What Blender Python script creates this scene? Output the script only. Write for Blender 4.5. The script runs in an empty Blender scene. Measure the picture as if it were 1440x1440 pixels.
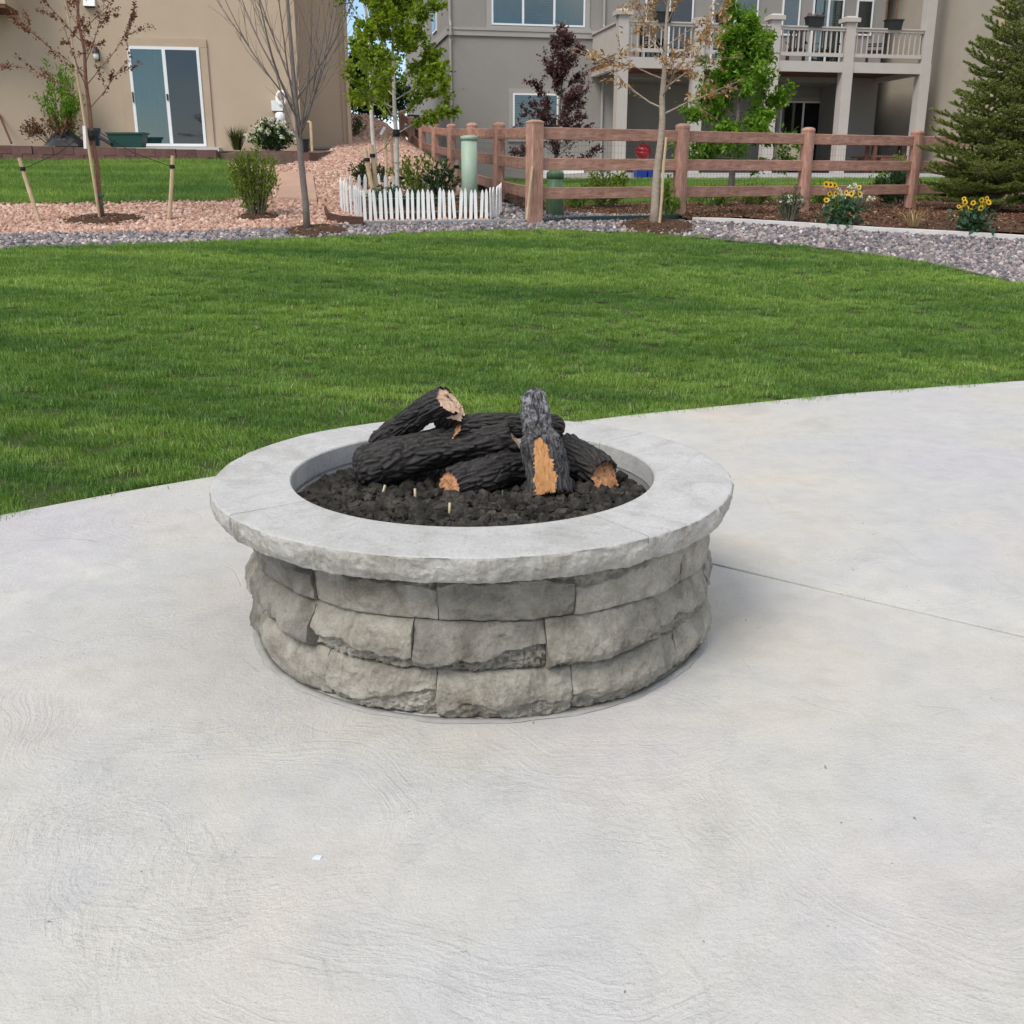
import bpy, math, random
from mathutils import Vector, Matrix, noise
random.seed(7)
R = math.radians
scn = bpy.context.scene
col = scn.collection
PI = math.pi

# ------------------------------------------------------------------ camera, sky, sun, exposure
FPX, PITCH, CAMZ = 1460.0, R(17.49), 1.5
cam_data = bpy.data.cameras.new('camera')
cam_data.sensor_width = 36.0
cam_data.lens = 36.0 * FPX / 1440.0
cam_data.clip_end = 2000.0
cam_data.clip_start = 0.05
cam = bpy.data.objects.new('camera', cam_data)
cam.location = (0, 0, CAMZ)
cam.rotation_euler = (R(90) - PITCH, 0, 0)
col.objects.link(cam)
scn.camera = cam

SUN_TO = Vector((-0.52, -0.66, 1.02)).normalized()
SUN_STRENGTH, SUN_ANGLE, SKY_STRENGTH, EXPOSURE = 2.1, 27.0, 0.115, 0.50
sun_data = bpy.data.lights.new('sun', 'SUN')
sun_data.energy = SUN_STRENGTH
sun_data.angle = R(SUN_ANGLE)
sun_data.color = (1.0, 0.94, 0.85)
sun = bpy.data.objects.new('sun', sun_data)
sun.rotation_euler = SUN_TO.to_track_quat('Z', 'Y').to_euler()
sun.location = (-30, -10, 40)
col.objects.link(sun)

world = bpy.data.worlds.new('World')
scn.world = world
world.use_nodes = True
nt = world.node_tree
nt.nodes.clear()
_o = nt.nodes.new('ShaderNodeOutputWorld')
_bg = nt.nodes.new('ShaderNodeBackground')
_sky = nt.nodes.new('ShaderNodeTexSky')
_sky.sky_type = 'NISHITA'
_sky.sun_disc = False
_sky.sun_elevation = math.asin(SUN_TO.z)
_sky.sun_rotation = math.atan2(SUN_TO.x, SUN_TO.y)
_sky.altitude = 1600
_sky.dust_density = 0.0
_sky.ozone_density = 1.5
_tc = nt.nodes.new('ShaderNodeTexCoord')
_mp = nt.nodes.new('ShaderNodeMapping')
_mp.inputs['Scale'].default_value = (1.0, 1.0, 2.4)
_mp.inputs['Location'].default_value = (7.7, 4.1, 0.3)
_n = nt.nodes.new('ShaderNodeTexNoise')
_n.inputs['Scale'].default_value = 2.6
_n.inputs['Detail'].default_value = 8
_n.inputs['Roughness'].default_value = 0.55
_r = nt.nodes.new('ShaderNodeValToRGB')
_r.color_ramp.elements[0].position = 0.42
_r.color_ramp.elements[1].position = 0.58
_mx = nt.nodes.new('ShaderNodeMixRGB')
_mx.inputs[2].default_value = (7.6, 7.6, 7.6, 1)
nt.links.new(_tc.outputs['Generated'], _mp.inputs['Vector'])
nt.links.new(_mp.outputs['Vector'], _n.inputs['Vector'])
nt.links.new(_n.outputs['Fac'], _r.inputs['Fac'])
nt.links.new(_r.outputs['Color'], _mx.inputs[0])
nt.links.new(_sky.outputs['Color'], _mx.inputs[1])
nt.links.new(_mx.outputs['Color'], _bg.inputs['Color'])
_bg.inputs['Strength'].default_value = SKY_STRENGTH
nt.links.new(_bg.outputs['Background'], _o.inputs['Surface'])

vs = scn.view_settings
vs.view_transform = 'Standard'
vs.look = 'None'
vs.exposure = EXPOSURE
vs.gamma = 1.0
vs.use_curve_mapping = False
scn.cycles.use_denoising = True
scn.cycles.use_adaptive_sampling = True
scn.cycles.adaptive_threshold = 0.02
scn.cycles.max_bounces = 6
scn.cycles.diffuse_bounces = 3
scn.cycles.transparent_max_bounces = 8

# ------------------------------------------------------------------ measuring: pixels of the photograph to places
_c, _s = math.cos(PITCH), math.sin(PITCH)
def ray(px, py):
    cx, cy = (px - 720) / FPX, -(py - 720) / FPX
    return cx, _c + cy * _s, -_s + cy * _c
def P(px, py, Y):
    a, b, d = ray(px, py)
    return Vector((a * Y / b, Y, CAMZ + d * Y / b))
def lerp(a, b, t): return a + (b - a) * t
def sstep(a, b, x):
    t = min(1, max(0, (x - a) / (b - a)))
    return t * t * (3 - 2 * t)
def pl(pts, x):
    if x <= pts[0][0]: i = 0
    elif x >= pts[-1][0]: i = len(pts) - 2
    else:
        i = 0
        while x > pts[i + 1][0]: i += 1
    (x0, y0), (x1, y1) = pts[i], pts[i + 1]
    return y0 + (y1 - y0) * (x - x0) / (x1 - x0)
def plc(pts, x):
    return pl(pts, min(max(x, pts[0][0]), pts[-1][0]))
EDGE = [(-3.3, 3.8), (-2.44, 4.72), (-1.95, 5.15), (-1.58, 5.43), (-0.9, 5.94), (0.0, 6.54), (0.91, 7.02), (1.41, 7.24), (2.58, 7.76), (4.12, 8.28), (5.6, 8.62)]
def yedge(x): return pl(EDGE, x)
LEFT = [(13.3, 1.05), (14.8, 1.24), (20.6, 1.86), (21.6, 1.96), (24, 2.22), (26, 2.45), (35, 3.6), (60, 4.2)]
RIGHT = [(13.3, 1.05), (16.6, 1.11), (22, 1.32), (32, 1.62), (60, 2.0)]
def T(x, y):
    ye = yedge(x)
    if y <= ye: return -0.03
    if y < 13.3:
        t = (y - ye) / max(0.5, 13.3 - ye)
        return -0.03 + 1.08 * (t * 0.93 + 0.07 * sstep(0, 1, t)) 
    xf = 0.27 - 0.194 * (y - 13.3)
    w = sstep(-0.6, 1.6, x - xf)
    return lerp(plc(LEFT, y), plc(RIGHT, y), w)
def GT(px, py, dz=0.0):
    a, b, d = ray(px, py)
    k0, k = 2.0, 2.0
    while k < 80:
        k += 0.06
        if CAMZ + d * k < T(a * k, b * k) + dz: break
        k0 = k
    lo, hi = k0, k
    for _ in range(20):
        m = (lo + hi) / 2
        if CAMZ + d * m < T(a * m, b * m) + dz: hi = m
        else: lo = m
    return Vector((a * hi, b * hi, CAMZ + d * hi))

# ------------------------------------------------------------------ helpers: meshes and objects
class MB:
    def __init__(self): self.v, self.f = [], []
    def add(self, vs_, fs_):
        o = len(self.v)
        self.v.extend([tuple(p) for p in vs_])
        self.f.extend([tuple(i + o for i in f) for f in fs_])
    def box(self, c, size, rot=None):
        hx, hy, hz = size[0] / 2, size[1] / 2, size[2] / 2
        vv = [Vector((x, y, z)) for z in (-hz, hz) for x, y in ((-hx, -hy), (hx, -hy), (hx, hy), (-hx, hy))]
        if rot is not None: vv = [rot @ p for p in vv]
        c = Vector(c)
        self.add([p + c for p in vv], [(3, 2, 1, 0), (4, 5, 6, 7), (0, 1, 5, 4), (1, 2, 6, 5), (2, 3, 7, 6), (3, 0, 4, 7)])
        return self
    def hexa(self, p8):
        self.add(p8, [(3, 2, 1, 0), (4, 5, 6, 7), (0, 1, 5, 4), (1, 2, 6, 5), (2, 3, 7, 6), (3, 0, 4, 7)])
        return self
    def tube(self, path, rad, n=6, caps=True):
        path = [Vector(p) for p in path]
        if not hasattr(rad, '__len__'): rad = [rad] * len(path)
        rings = []
        up = None
        for i, p in enumerate(path):
            d = (path[min(i + 1, len(path) - 1)] - path[max(i - 1, 0)])
            if d.length < 1e-9: d = Vector((0, 0, 1))
            d.normalize()
            if up is None:
                up = Vector((0, 0, 1)) if abs(d.z) < 0.9 else Vector((0, 1, 0))
            s = d.cross(up).normalized()
            up = s.cross(d).normalized()
            rings.append([p + (s * math.cos(2 * PI * k / n) + up * math.sin(2 * PI * k / n)) * rad[i] for k in range(n)])
        o = len(self.v)
        for r_ in rings: self.v.extend([tuple(q) for q in r_])
        for i in range(len(rings) - 1):
            for k in range(n):
                a, b = o + i * n + k, o + i * n + (k + 1) % n
                self.f.append((a, b, b + n, a + n))
        if caps:
            self.f.append(tuple(o + k for k in reversed(range(n))))
            self.f.append(tuple(o + (len(rings) - 1) * n + k for k in range(n)))
        return self
    def lathe(self, base, prof, n=16, ax=None):
        o = len(self.v)
        base = Vector(base)
        for r_, z in prof:
            for k in range(n):
                p = Vector((r_ * math.cos(2 * PI * k / n), r_ * math.sin(2 * PI * k / n), z))
                if ax is not None: p = ax @ p
                self.v.append(tuple(base + p))
        m = len(prof)
        for i in range(m - 1):
            for k in range(n):
                a, b = o + i * n + k, o + i * n + (k + 1) % n
                self.f.append((a, b, b + n, a + n))
        self.f.append(tuple(o + k for k in reversed(range(n))))
        self.f.append(tuple(o + (m - 1) * n + k for k in range(n)))
        return self
    def leaf(self, p, d, l, w, up=None, fold=0.25):
        d = d.normalized()
        if up is None: up = rvec()
        s = d.cross(up)
        if s.length < 1e-4: s = d.orthogonal()
        s.normalize()
        n = s.cross(d)
        self.add([p, p + d * l * 0.5 + s * w * 0.5 + n * w * fold, p + d * l, p + d * l * 0.5 - s * w * 0.5 + n * w * fold],
                 [(0, 1, 2), (0, 2, 3)])
        return self
    def mesh(self, name, smooth=False):
        me = bpy.data.meshes.new(name)
        me.from_pydata(self.v, [], self.f)
        me.update()
        if smooth: me.shade_smooth()
        return me
    def build(self, name, mat, parent=None, smooth=False, kind=None):
        return link(name, self.mesh(name, smooth), mat, parent, kind)
WM = {}
def link(name, me, mat=None, parent=None, kind=None, mw=None):
    o = bpy.data.objects.new(name, me)
    if mat is not None and not me.materials: me.materials.append(mat)
    col.objects.link(o)
    w = mw.copy() if mw is not None else Matrix()
    o.matrix_basis = w
    WM[o.name] = w
    if parent is not None:
        o.parent = parent
        o.matrix_parent_inverse = WM[parent.name].inverted()
    if kind: o['kind'] = kind
    return o
def thing(name, loc, label, cat, group=None, kind=None):
    o = bpy.data.objects.new(name, None)
    o.empty_display_size = 0.1
    o.location = loc
    col.objects.link(o)
    WM[o.name] = Matrix.Translation(Vector(loc))
    return tag(o, label, cat, group, kind)
def tag(o, label=None, cat=None, group=None, kind=None):
    if label: o['label'] = label
    if cat: o['category'] = cat
    if group: o['group'] = group
    if kind: o['kind'] = kind
    return o
def rvec():
    while True:
        v = Vector((random.uniform(-1, 1), random.uniform(-1, 1), random.uniform(-1, 1)))
        if 0.05 < v.length < 1: return v.normalized()
def U(a, b): return random.uniform(a, b)

# ------------------------------------------------------------------ helpers: materials
def NM(name):
    m = bpy.data.materials.new(name)
    m.use_nodes = True
    t = m.node_tree
    t.nodes.clear()
    out = t.nodes.new('ShaderNodeOutputMaterial')
    b = t.nodes.new('ShaderNodeBsdfPrincipled')
    t.links.new(b.outputs[0], out.inputs[0])
    return m, t, b, out
def nd(t, kind, **kw):
    n = t.nodes.new(kind)
    for k, v in kw.items():
        if k in n.inputs: n.inputs[k].default_value = v
        else: setattr(n, k, v)
    return n
def ramp(t, fac, stops):
    r = t.nodes.new('ShaderNodeValToRGB')
    e = r.color_ramp.elements
    while len(e) < len(stops): e.new(0.5)
    for i, (p, c) in enumerate(stops):
        e[i].position = p
        e[i].color = (c[0], c[1], c[2], 1) if hasattr(c, '__len__') else (c, c, c, 1)
    t.links.new(fac, r.inputs[0])
    return r.outputs[0]
def mixc(t, fac, a, b, mode='MIX'):
    m = t.nodes.new('ShaderNodeMixRGB')
    m.blend_type = mode
    for i, x in ((0, fac), (1, a), (2, b)):
        if hasattr(x, 'is_linked') or hasattr(x, 'links'): t.links.new(x, m.inputs[i])
        elif hasattr(x, '__len__'): m.inputs[i].default_value = (x[0], x[1], x[2], 1)
        else: m.inputs[i].default_value = x
    return m.outputs[0]
def pos(t, scale=(1, 1, 1), src='Position'):
    if src == 'Position': o = t.nodes.new('ShaderNodeNewGeometry').outputs['Position']
    else: o = t.nodes.new('ShaderNodeTexCoord').outputs[src]
    m = t.nodes.new('ShaderNodeMapping')
    m.inputs['Scale'].default_value = scale
    t.links.new(o, m.inputs[0])
    return m.outputs[0]
def nz(t, vec, scale, detail=4, rough=0.55, dist=0.0):
    n = nd(t, 'ShaderNodeTexNoise', Scale=scale, Detail=detail, Roughness=rough, Distortion=dist)
    t.links.new(vec, n.inputs['Vector'])
    return n.outputs['Fac']
def mth(t, op, a, b=None):
    n = t.nodes.new('ShaderNodeMath')
    n.operation = op
    for i, x in ((0, a), (1, b)):
        if x is None: continue
        if hasattr(x, 'links'): t.links.new(x, n.inputs[i])
        else: n.inputs[i].default_value = x
    return n.outputs[0]
def bump(t, b, h, strength=0.3, dist=0.01, prev=None):
    n = nd(t, 'ShaderNodeBump', Strength=strength, Distance=dist)
    t.links.new(h, n.inputs['Height'])
    if prev is not None: t.links.new(prev, n.inputs['Normal'])
    if b is not None: t.links.new(n.outputs[0], b.inputs['Normal'])
    return n.outputs[0]
def simple(name, c1, c2=None, scale=6, rough=0.8, bscale=0, bstr=0.2, bdist=0.005, spec=0.3, metal=0.0, stretch=(1, 1, 1), rnd=0.0, src='Position'):
    m, t, b, _ = NM(name)
    b.inputs['Roughness'].default_value = rough
    b.inputs['Specular IOR Level'].default_value = spec
    b.inputs['Metallic'].default_value = metal
    v = pos(t, stretch, src)
    c2 = c2 or tuple(x * 0.8 for x in c1)
    f = nz(t, v, scale, 5, 0.6)
    c = ramp(t, f, [(0.3, c1), (0.7, c2)])
    if rnd:
        oi = t.nodes.new('ShaderNodeObjectInfo')
        k = ramp(t, oi.outputs['Random'], [(0, 1 - rnd), (1, 1 + rnd)])
        c = mixc(t, 1.0, c, k, 'MULTIPLY')
    t.links.new(c, b.inputs['Base Color'])
    if bscale: bump(t, b, nz(t, v, bscale, 6, 0.6), bstr, bdist)
    return m
def leafmat(name, stops, trans=0.35, rough=0.55, inst=False, patch=None):
    m, t, b, out = NM(name)
    g = t.nodes.new('ShaderNodeNewGeometry')
    f = g.outputs['Random Per Island']
    if inst:
        oi = t.nodes.new('ShaderNodeObjectInfo')
        f = mth(t, 'FRACT', mth(t, 'ADD', f, oi.outputs['Random']))
    c = ramp(t, f, stops)
    if patch:
        pn = nz(t, pos(t, patch[0]), patch[1], 5, 0.6)
        c = mixc(t, 1.0, c, ramp(t, pn, [(0.36, patch[2]), (0.64, patch[3])]), 'MULTIPLY')
    t.links.new(c, b.inputs['Base Color'])
    b.inputs['Roughness'].default_value = rough
    b.inputs['Specular IOR Level'].default_value = 0.25
    tr = t.nodes.new('ShaderNodeBsdfTranslucent')
    t.links.new(mixc(t, 1.0, c, (1.3, 1.35, 0.6), 'MULTIPLY'), tr.inputs[0])
    mx = t.nodes.new('ShaderNodeMixShader')
    mx.inputs[0].default_value = trans
    t.links.new(b.outputs[0], mx.inputs[1])
    t.links.new(tr.outputs[0], mx.inputs[2])
    t.links.new(mx.outputs[0], out.inputs[0])
    return m

def concrete_mat():
    m, t, b, _ = NM('trowelled_concrete')
    p = pos(t)
    blot = nz(t, p, 0.9, 5, 0.62, 0.4)
    c = ramp(t, blot, [(0.27, (0.405, 0.396, 0.383)), (0.42, (0.500, 0.486, 0.460)), (0.54, (0.465, 0.462, 0.463)), (0.70, (0.545, 0.534, 0.512))])
    tint = nz(t, pos(t, (1, 1, 1)), 0.55, 3, 0.5)
    c = mixc(t, 1.0, c, ramp(t, tint, [(0.35, (1.065, 1.01, 0.93)), (0.5, (1.01, 1.005, 0.97)), (0.66, (1.005, 0.975, 1.0))]), 'MULTIPLY')
    mott = nz(t, p, 7, 6, 0.7)
    c = mixc(t, 1.0, c, ramp(t, mott, [(0.3, 0.90), (0.5, 1.0), (0.7, 1.06)]), 'MULTIPLY')
    speck = nz(t, p, 160, 3, 0.7)
    c = mixc(t, 1.0, c, ramp(t, speck, [(0.30, 0.86), (0.45, 1.0), (0.7, 1.07)]), 'MULTIPLY')
    pits = nz(t, pos(t, (1.6, 1, 1)), 16, 2, 0.8)
    c = mixc(t, ramp(t, pits, [(0.25, 1.0), (0.272, 0.0)]), c, (0.22, 0.215, 0.21))
    # shell-like trowel sweeps: concentric ridges that stop where the next sweep begins
    warp = nd(t, 'ShaderNodeTexNoise', Scale=1.4, Detail=2)
    t.links.new(p, warp.inputs['Vector'])
    wv = nd(t, 'ShaderNodeVectorMath', operation='MULTIPLY_ADD')
    t.links.new(warp.outputs['Color'], wv.inputs[0])
    wv.inputs[1].default_value = (0.55, 0.55, 0)
    t.links.new(p, wv.inputs[2])
    h = None
    fine = nz(t, p, 55, 4, 0.7)
    tone = None
    for sc_, off, fr, thr in ((0.95, (0.3, 0.1, 0), 46, 0.50), (0.7, (5.2, 3.7, 0), 38, 0.55), (1.5, (2.6, 8.1, 0), 52, 0.62)):
        mp = t.nodes.new('ShaderNodeMapping')
        mp.inputs['Location'].default_value = off
        t.links.new(wv.outputs[0], mp.inputs[0])
        vo = nd(t, 'ShaderNodeTexVoronoi', voronoi_dimensions='2D', Scale=sc_)
        t.links.new(mp.outputs[0], vo.inputs['Vector'])
        cellr = nd(t, 'ShaderNodeSeparateColor')
        t.links.new(vo.outputs['Color'], cellr.inputs[0])
        dist = mth(t, 'MULTIPLY', vo.outputs['Distance'], fr / sc_)
        w1 = nd(t, 'ShaderNodeTexNoise', noise_dimensions='1D', Scale=1.0, Detail=3, Roughness=0.6)
        t.links.new(mth(t, 'ADD', mth(t, 'ADD', dist, mth(t, 'MULTIPLY', nz(t, p, 7, 3), 1.5)), mth(t, 'MULTIPLY', cellr.outputs[1], 50.0)), w1.inputs['W'])
        ring = ramp(t, w1.outputs['Fac'], [(0.38, 0.0), (0.62, 1.0)])
        on = ramp(t, cellr.outputs[0], [(thr, 0.0), (thr + 0.05, 1.0)])
        mask = mth(t, 'MULTIPLY', on, ramp(t, nz(t, mp.outputs[0], 2.1, 3), [(0.40, 0.0), (0.60, 1.0)]))
        mask = mth(t, 'MULTIPLY', mask, ramp(t, vo.outputs['Distance'], [(0.10, 0.0), (0.35, 1.0)]))
        ring = mth(t, 'MULTIPLY', mth(t, 'MULTIPLY', ring, mask), ramp(t, fine, [(0.35, 0.25), (0.62, 1.0)]))
        tone = ring if tone is None else mth(t, 'MAXIMUM', tone, ring)
        lip = ramp(t, vo.outputs['Distance'], [(0.0, 0.0), (0.9, 1.0)])
        hh = mth(t, 'ADD', mth(t, 'MULTIPLY', ring, 1.0), mth(t, 'MULTIPLY', lip, 1.2))
        h = hh if h is None else mth(t, 'ADD', h, hh)
    c = mixc(t, 1.0, c, ramp(t, tone, [(0.0, 1.0), (1.0, 1.06)]), 'MULTIPLY')
    for sc_, off in ((1.15, (0.3, 0.1, 0)), (0.85, (5.2, 3.7, 0))):
        mp = t.nodes.new('ShaderNodeMapping')
        mp.inputs['Location'].default_value = off
        t.links.new(wv.outputs[0], mp.inputs[0])
        ve_ = nd(t, 'ShaderNodeTexVoronoi', voronoi_dimensions='2D', feature='DISTANCE_TO_EDGE', Scale=sc_)
        t.links.new(mp.outputs[0], ve_.inputs['Vector'])
        ln = mth(t, 'MULTIPLY', ramp(t, ve_.outputs['Distance'], [(0.003, 1.0), (0.010, 0.0)]), ramp(t, nz(t, p, 3.3, 4), [(0.50, 0.0), (0.58, 1.0)]))
        h = mth(t, 'ADD', h, mth(t, 'MULTIPLY', ln, -0.6))
        c = mixc(t, mth(t, 'MULTIPLY', ln, 0.10), c, (0.30, 0.29, 0.285))
    # hairline drag marks and scuffs left by the finishing
    scuff = nz(t, pos(t, (2.2, 7.0, 1)), 2.4, 7, 0.72, 1.6)
    c = mixc(t, ramp(t, scuff, [(0.660, 0.0), (0.70, 0.55)]), c, (0.36, 0.35, 0.345))
    h = mth(t, 'ADD', h, mth(t, 'MULTIPLY', fine, 1.8))
    h = mth(t, 'ADD', h, mth(t, 'MULTIPLY', speck, 0.7))
    bump(t, b, h, 0.65, 0.0028)
    t.links.new(c, b.inputs['Base Color'])
    b.inputs['Roughness'].default_value = 0.62
    b.inputs['Specular IOR Level'].default_value = 0.38
    return m
def stone_mat(name, stops, rnd=0.10, mot=10, spec=0.25, pitty=0.5, stain_shade=1.0):
    m, t, b, _ = NM(name)
    p = pos(t)
    oi = t.nodes.new('ShaderNodeObjectInfo')
    c = ramp(t, nz(t, p, mot, 6, 0.68, 0.6), stops)
    c = mixc(t, 1.0, c, ramp(t, oi.outputs['Random'], [(0, (1 - rnd, 1 - rnd, 1 - rnd)), (0.5, (1.0, 1.0, 0.97)), (1, (1 + rnd, 1 + rnd * 0.9, 1 + rnd * 0.8))]), 'MULTIPLY')
    sp = nz(t, p, 120, 4, 0.75)
    c = mixc(t, 1.0, c, ramp(t, sp, [(0.28, 0.70), (0.45, 1.0), (0.72, 1.14)]), 'MULTIPLY')
    st = nz(t, pos(t, (1, 1, 0.35)), 4.0, 5, 0.7, 1.0)  # noise stains; on the blocks their dark tone also stands in for recess shade
    c = mixc(t, stain_shade, c, mixc(t, 1.0, c, ramp(t, st, [(0.33, (0.60, 0.57, 0.51)), (0.50, (1, 1, 1))]), 'MULTIPLY'))
    t.links.new(c, b.inputs['Base Color'])
    h = mth(t, 'ADD', nz(t, p, 38, 8, 0.72), mth(t, 'MULTIPLY', sp, 0.5))
    bump(t, b, h, pitty, 0.011)
    b.inputs['Roughness'].default_value = 0.88
    b.inputs['Specular IOR Level'].default_value = spec
    return m
def bark_mat(name, dark, light, ash=None, scale=22):
    m, t, b, _ = NM(name)
    p = pos(t)
    f = nz(t, p, scale, 8, 0.75, 1.0)
    c = ramp(t, f, [(0.36, dark), (0.55, tuple(lerp(a, c_, 0.35) for a, c_ in zip(dark, light))), (0.72, light)])
    g = t.nodes.new('ShaderNodeNewGeometry')
    c = mixc(t, ramp(t, g.outputs['Pointiness'], [(0.50, 0.0), (0.60, 0.75)]), c, tuple(x * 1.9 for x in light))
    if ash:
        z = nd(t, 'ShaderNodeSeparateXYZ')
        t.links.new(g.outputs['Position'], z.inputs[0])
        up = nd(t, 'ShaderNodeMapRange')
        up.inputs[1].default_value, up.inputs[2].default_value = ash[0], ash[1]
        t.links.new(z.outputs[2], up.inputs[0])
        k = mth(t, 'MULTIPLY', up.outputs[0], ramp(t, nz(t, p, 45, 6, 0.7), [(0.46, 0.0), (0.60, 0.8)]))
        c = mixc(t, k, c, (0.34, 0.35, 0.38))
    t.links.new(c, b.inputs['Base Color'])
    bump(t, b, nz(t, p, 90, 8, 0.75), 0.7, 0.006)
    b.inputs['Roughness'].default_value = 0.55
    b.inputs['Specular IOR Level'].default_value = 0.4
    return m
def wood_mat(name, c1, c2, stretch=(40, 40, 3), scale=1.0, rough=0.75, bstr=0.35, src='Object', rnd=0.0, bdist=0.004):
    m, t, b, _ = NM(name)
    v = pos(t, stretch, src)
    f = nz(t, v, scale, 6, 0.65, 1.2)
    c = ramp(t, f, [(0.3, c1), (0.7, c2)])
    c = mixc(t, 1.0, c, ramp(t, nz(t, pos(t, (1, 1, 1), src), 5, 3), [(0.3, 0.82), (0.7, 1.15)]), 'MULTIPLY')
    if rnd:
        oi = t.nodes.new('ShaderNodeObjectInfo')
        c = mixc(t, 1.0, c, ramp(t, oi.outputs['Random'], [(0, 1 - rnd), (1, 1 + rnd)]), 'MULTIPLY')
    t.links.new(c, b.inputs['Base Color'])
    bump(t, b, f, bstr, bdist)
    b.inputs['Roughness'].default_value = rough
    b.inputs['Specular IOR Level'].default_value = 0.25
    return m
def glass_mat(name, tint=(0.75, 0.86, 0.86), refl=0.22):
    m, t, b, out = NM(name)
    t.nodes.remove(b)
    tr = nd(t, 'ShaderNodeBsdfTransparent', Color=(*tint, 1))
    gl = nd(t, 'ShaderNodeBsdfGlossy', Color=(0.95, 0.98, 1.0, 1), Roughness=0.03)
    fr = nd(t, 'ShaderNodeFresnel', IOR=1.5)
    f = mth(t, 'ADD', mth(t, 'MULTIPLY', fr.outputs[0], 1.0), refl - 0.04)
    mx = t.nodes.new('ShaderNodeMixShader')
    t.links.new(f, mx.inputs[0])
    t.links.new(tr.outputs[0], mx.inputs[1])
    t.links.new(gl.outputs[0], mx.inputs[2])
    t.links.new(mx.outputs[0], out.inputs[0])
    return m
def stone_inst_mat(name, stops, rough=0.85):
    m, t, b, _ = NM(name)
    oi = t.nodes.new('ShaderNodeObjectInfo')
    c = ramp(t, oi.outputs['Random'], stops)
    c = mixc(t, 1.0, c, ramp(t, nz(t, pos(t), 60, 4), [(0.3, 0.8), (0.7, 1.15)]), 'MULTIPLY')
    t.links.new(c, b.inputs['Base Color'])
    b.inputs['Roughness'].default_value = rough
    b.inputs['Specular IOR Level'].default_value = 0.2
    return m

M = {}
M['concrete'] = concrete_mat()
M['cap'] = stone_mat('cast_stone_cap', [(0.25, (0.345, 0.34, 0.335)), (0.45, (0.435, 0.43, 0.425)), (0.7, (0.505, 0.50, 0.495))], 0.06, 6, pitty=0.45, stain_shade=0.45)
M['capface'] = stone_mat('shaded_split_cap_face', [(0.25, (0.27, 0.255, 0.235)), (0.45, (0.39, 0.375, 0.35)), (0.72, (0.50, 0.485, 0.455))], 0.05, 9, pitty=0.8)  # raw split-face tan, with side shade darkened into the colour
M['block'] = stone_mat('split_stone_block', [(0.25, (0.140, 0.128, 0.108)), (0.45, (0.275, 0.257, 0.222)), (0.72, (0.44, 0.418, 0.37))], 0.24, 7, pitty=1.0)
M['mortar'] = simple('mortar', (0.40, 0.39, 0.37), (0.28, 0.275, 0.26), 14, 0.9, 60, 0.5)
M['liner'] = simple('galvanised_liner', (0.44, 0.45, 0.46), (0.36, 0.36, 0.37), 5, 0.45, spec=0.5, metal=0.25)
M['lava'] = stone_mat('lava_rock', [(0.3, (0.014, 0.013, 0.012)), (0.5, (0.048, 0.044, 0.039)), (0.75, (0.115, 0.105, 0.094))], 0.35, 22, spec=0.2, pitty=1.0)
M['char'] = bark_mat('charred_bark', (0.003, 0.0025, 0.0025), (0.046, 0.040, 0.037))
M['char_ash'] = bark_mat('ashy_charred_bark', (0.005, 0.005, 0.006), (0.065, 0.060, 0.060), ash=(0.60, 0.80))
M['cut'] = wood_mat('cut_wood', (0.62, 0.33, 0.17), (0.36, 0.15, 0.065), (30, 30, 30), 1.0, 0.7, 0.5, 'Position')
M['cutpale'] = wood_mat('pale_cut_wood', (0.62, 0.45, 0.33), (0.45, 0.28, 0.19), (30, 30, 30), 1.0, 0.7, 0.5, 'Position')
for k_ in ('cut', 'cutpale'):
    t_ = M[k_].node_tree
    b_ = next(n for n in t_.nodes if n.type == 'BSDF_PRINCIPLED')
    src_ = b_.inputs['Base Color'].links[0].from_socket
    burn = ramp(t_, nz(t_, pos(t_), 34, 6, 0.7, 0.8), [(0.34, 1.0), (0.47, 0.0)])
    t_.links.new(mixc(t_, burn, src_, (0.035, 0.016, 0.009)), b_.inputs['Base Color'])
M['split'] = wood_mat('split_wood', (0.62, 0.34, 0.14), (0.30, 0.12, 0.04), (90, 90, 6), 1.0, 0.65, 0.8, 'Position')
M['ember'] = simple('scorched_red', (0.42, 0.06, 0.02), (0.12, 0.03, 0.02), 60, 0.7)
M['brass'] = simple('brass', (0.48, 0.40, 0.26), None, 5, 0.5, metal=0.3)
M['soil'] = simple('soil', (0.10, 0.07, 0.05), (0.16, 0.12, 0.09), 5, 0.95, 30, 0.5)
M['jointfill'] = simple('joint_filler', (0.05, 0.048, 0.045), (0.08, 0.075, 0.07), 20, 0.95)
M['turf'] = simple('turf', (0.035, 0.06, 0.012), (0.06, 0.07, 0.025), 20, 0.95)
M['grass'] = leafmat('grass_blade', [(0.0, (0.088, 0.175, 0.024)), (0.35, (0.140, 0.268, 0.056)), (0.7, (0.210, 0.352, 0.098)), (0.95, (0.335, 0.445, 0.14)), (1.0, (0.45, 0.46, 0.24))], 0.42, 0.42, True,
                     ((0.22, 1.5, 1.0), 1.5, (0.55, 0.66, 0.68), (1.45, 1.28, 1.22)))
M['pinkbed'] = simple('pink_bed', (0.24, 0.125, 0.09), (0.36, 0.21, 0.155), 40, 0.95)
M['greybed'] = simple('grey_bed', (0.10, 0.095, 0.10), (0.20, 0.18, 0.18), 40, 0.95)
M['pinkstone'] = stone_inst_mat('pink_gravel_stone', [(0, (0.33, 0.18, 0.13)), (0.4, (0.46, 0.285, 0.215)), (0.8, (0.55, 0.37, 0.29)), (1, (0.62, 0.50, 0.43))])
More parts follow.
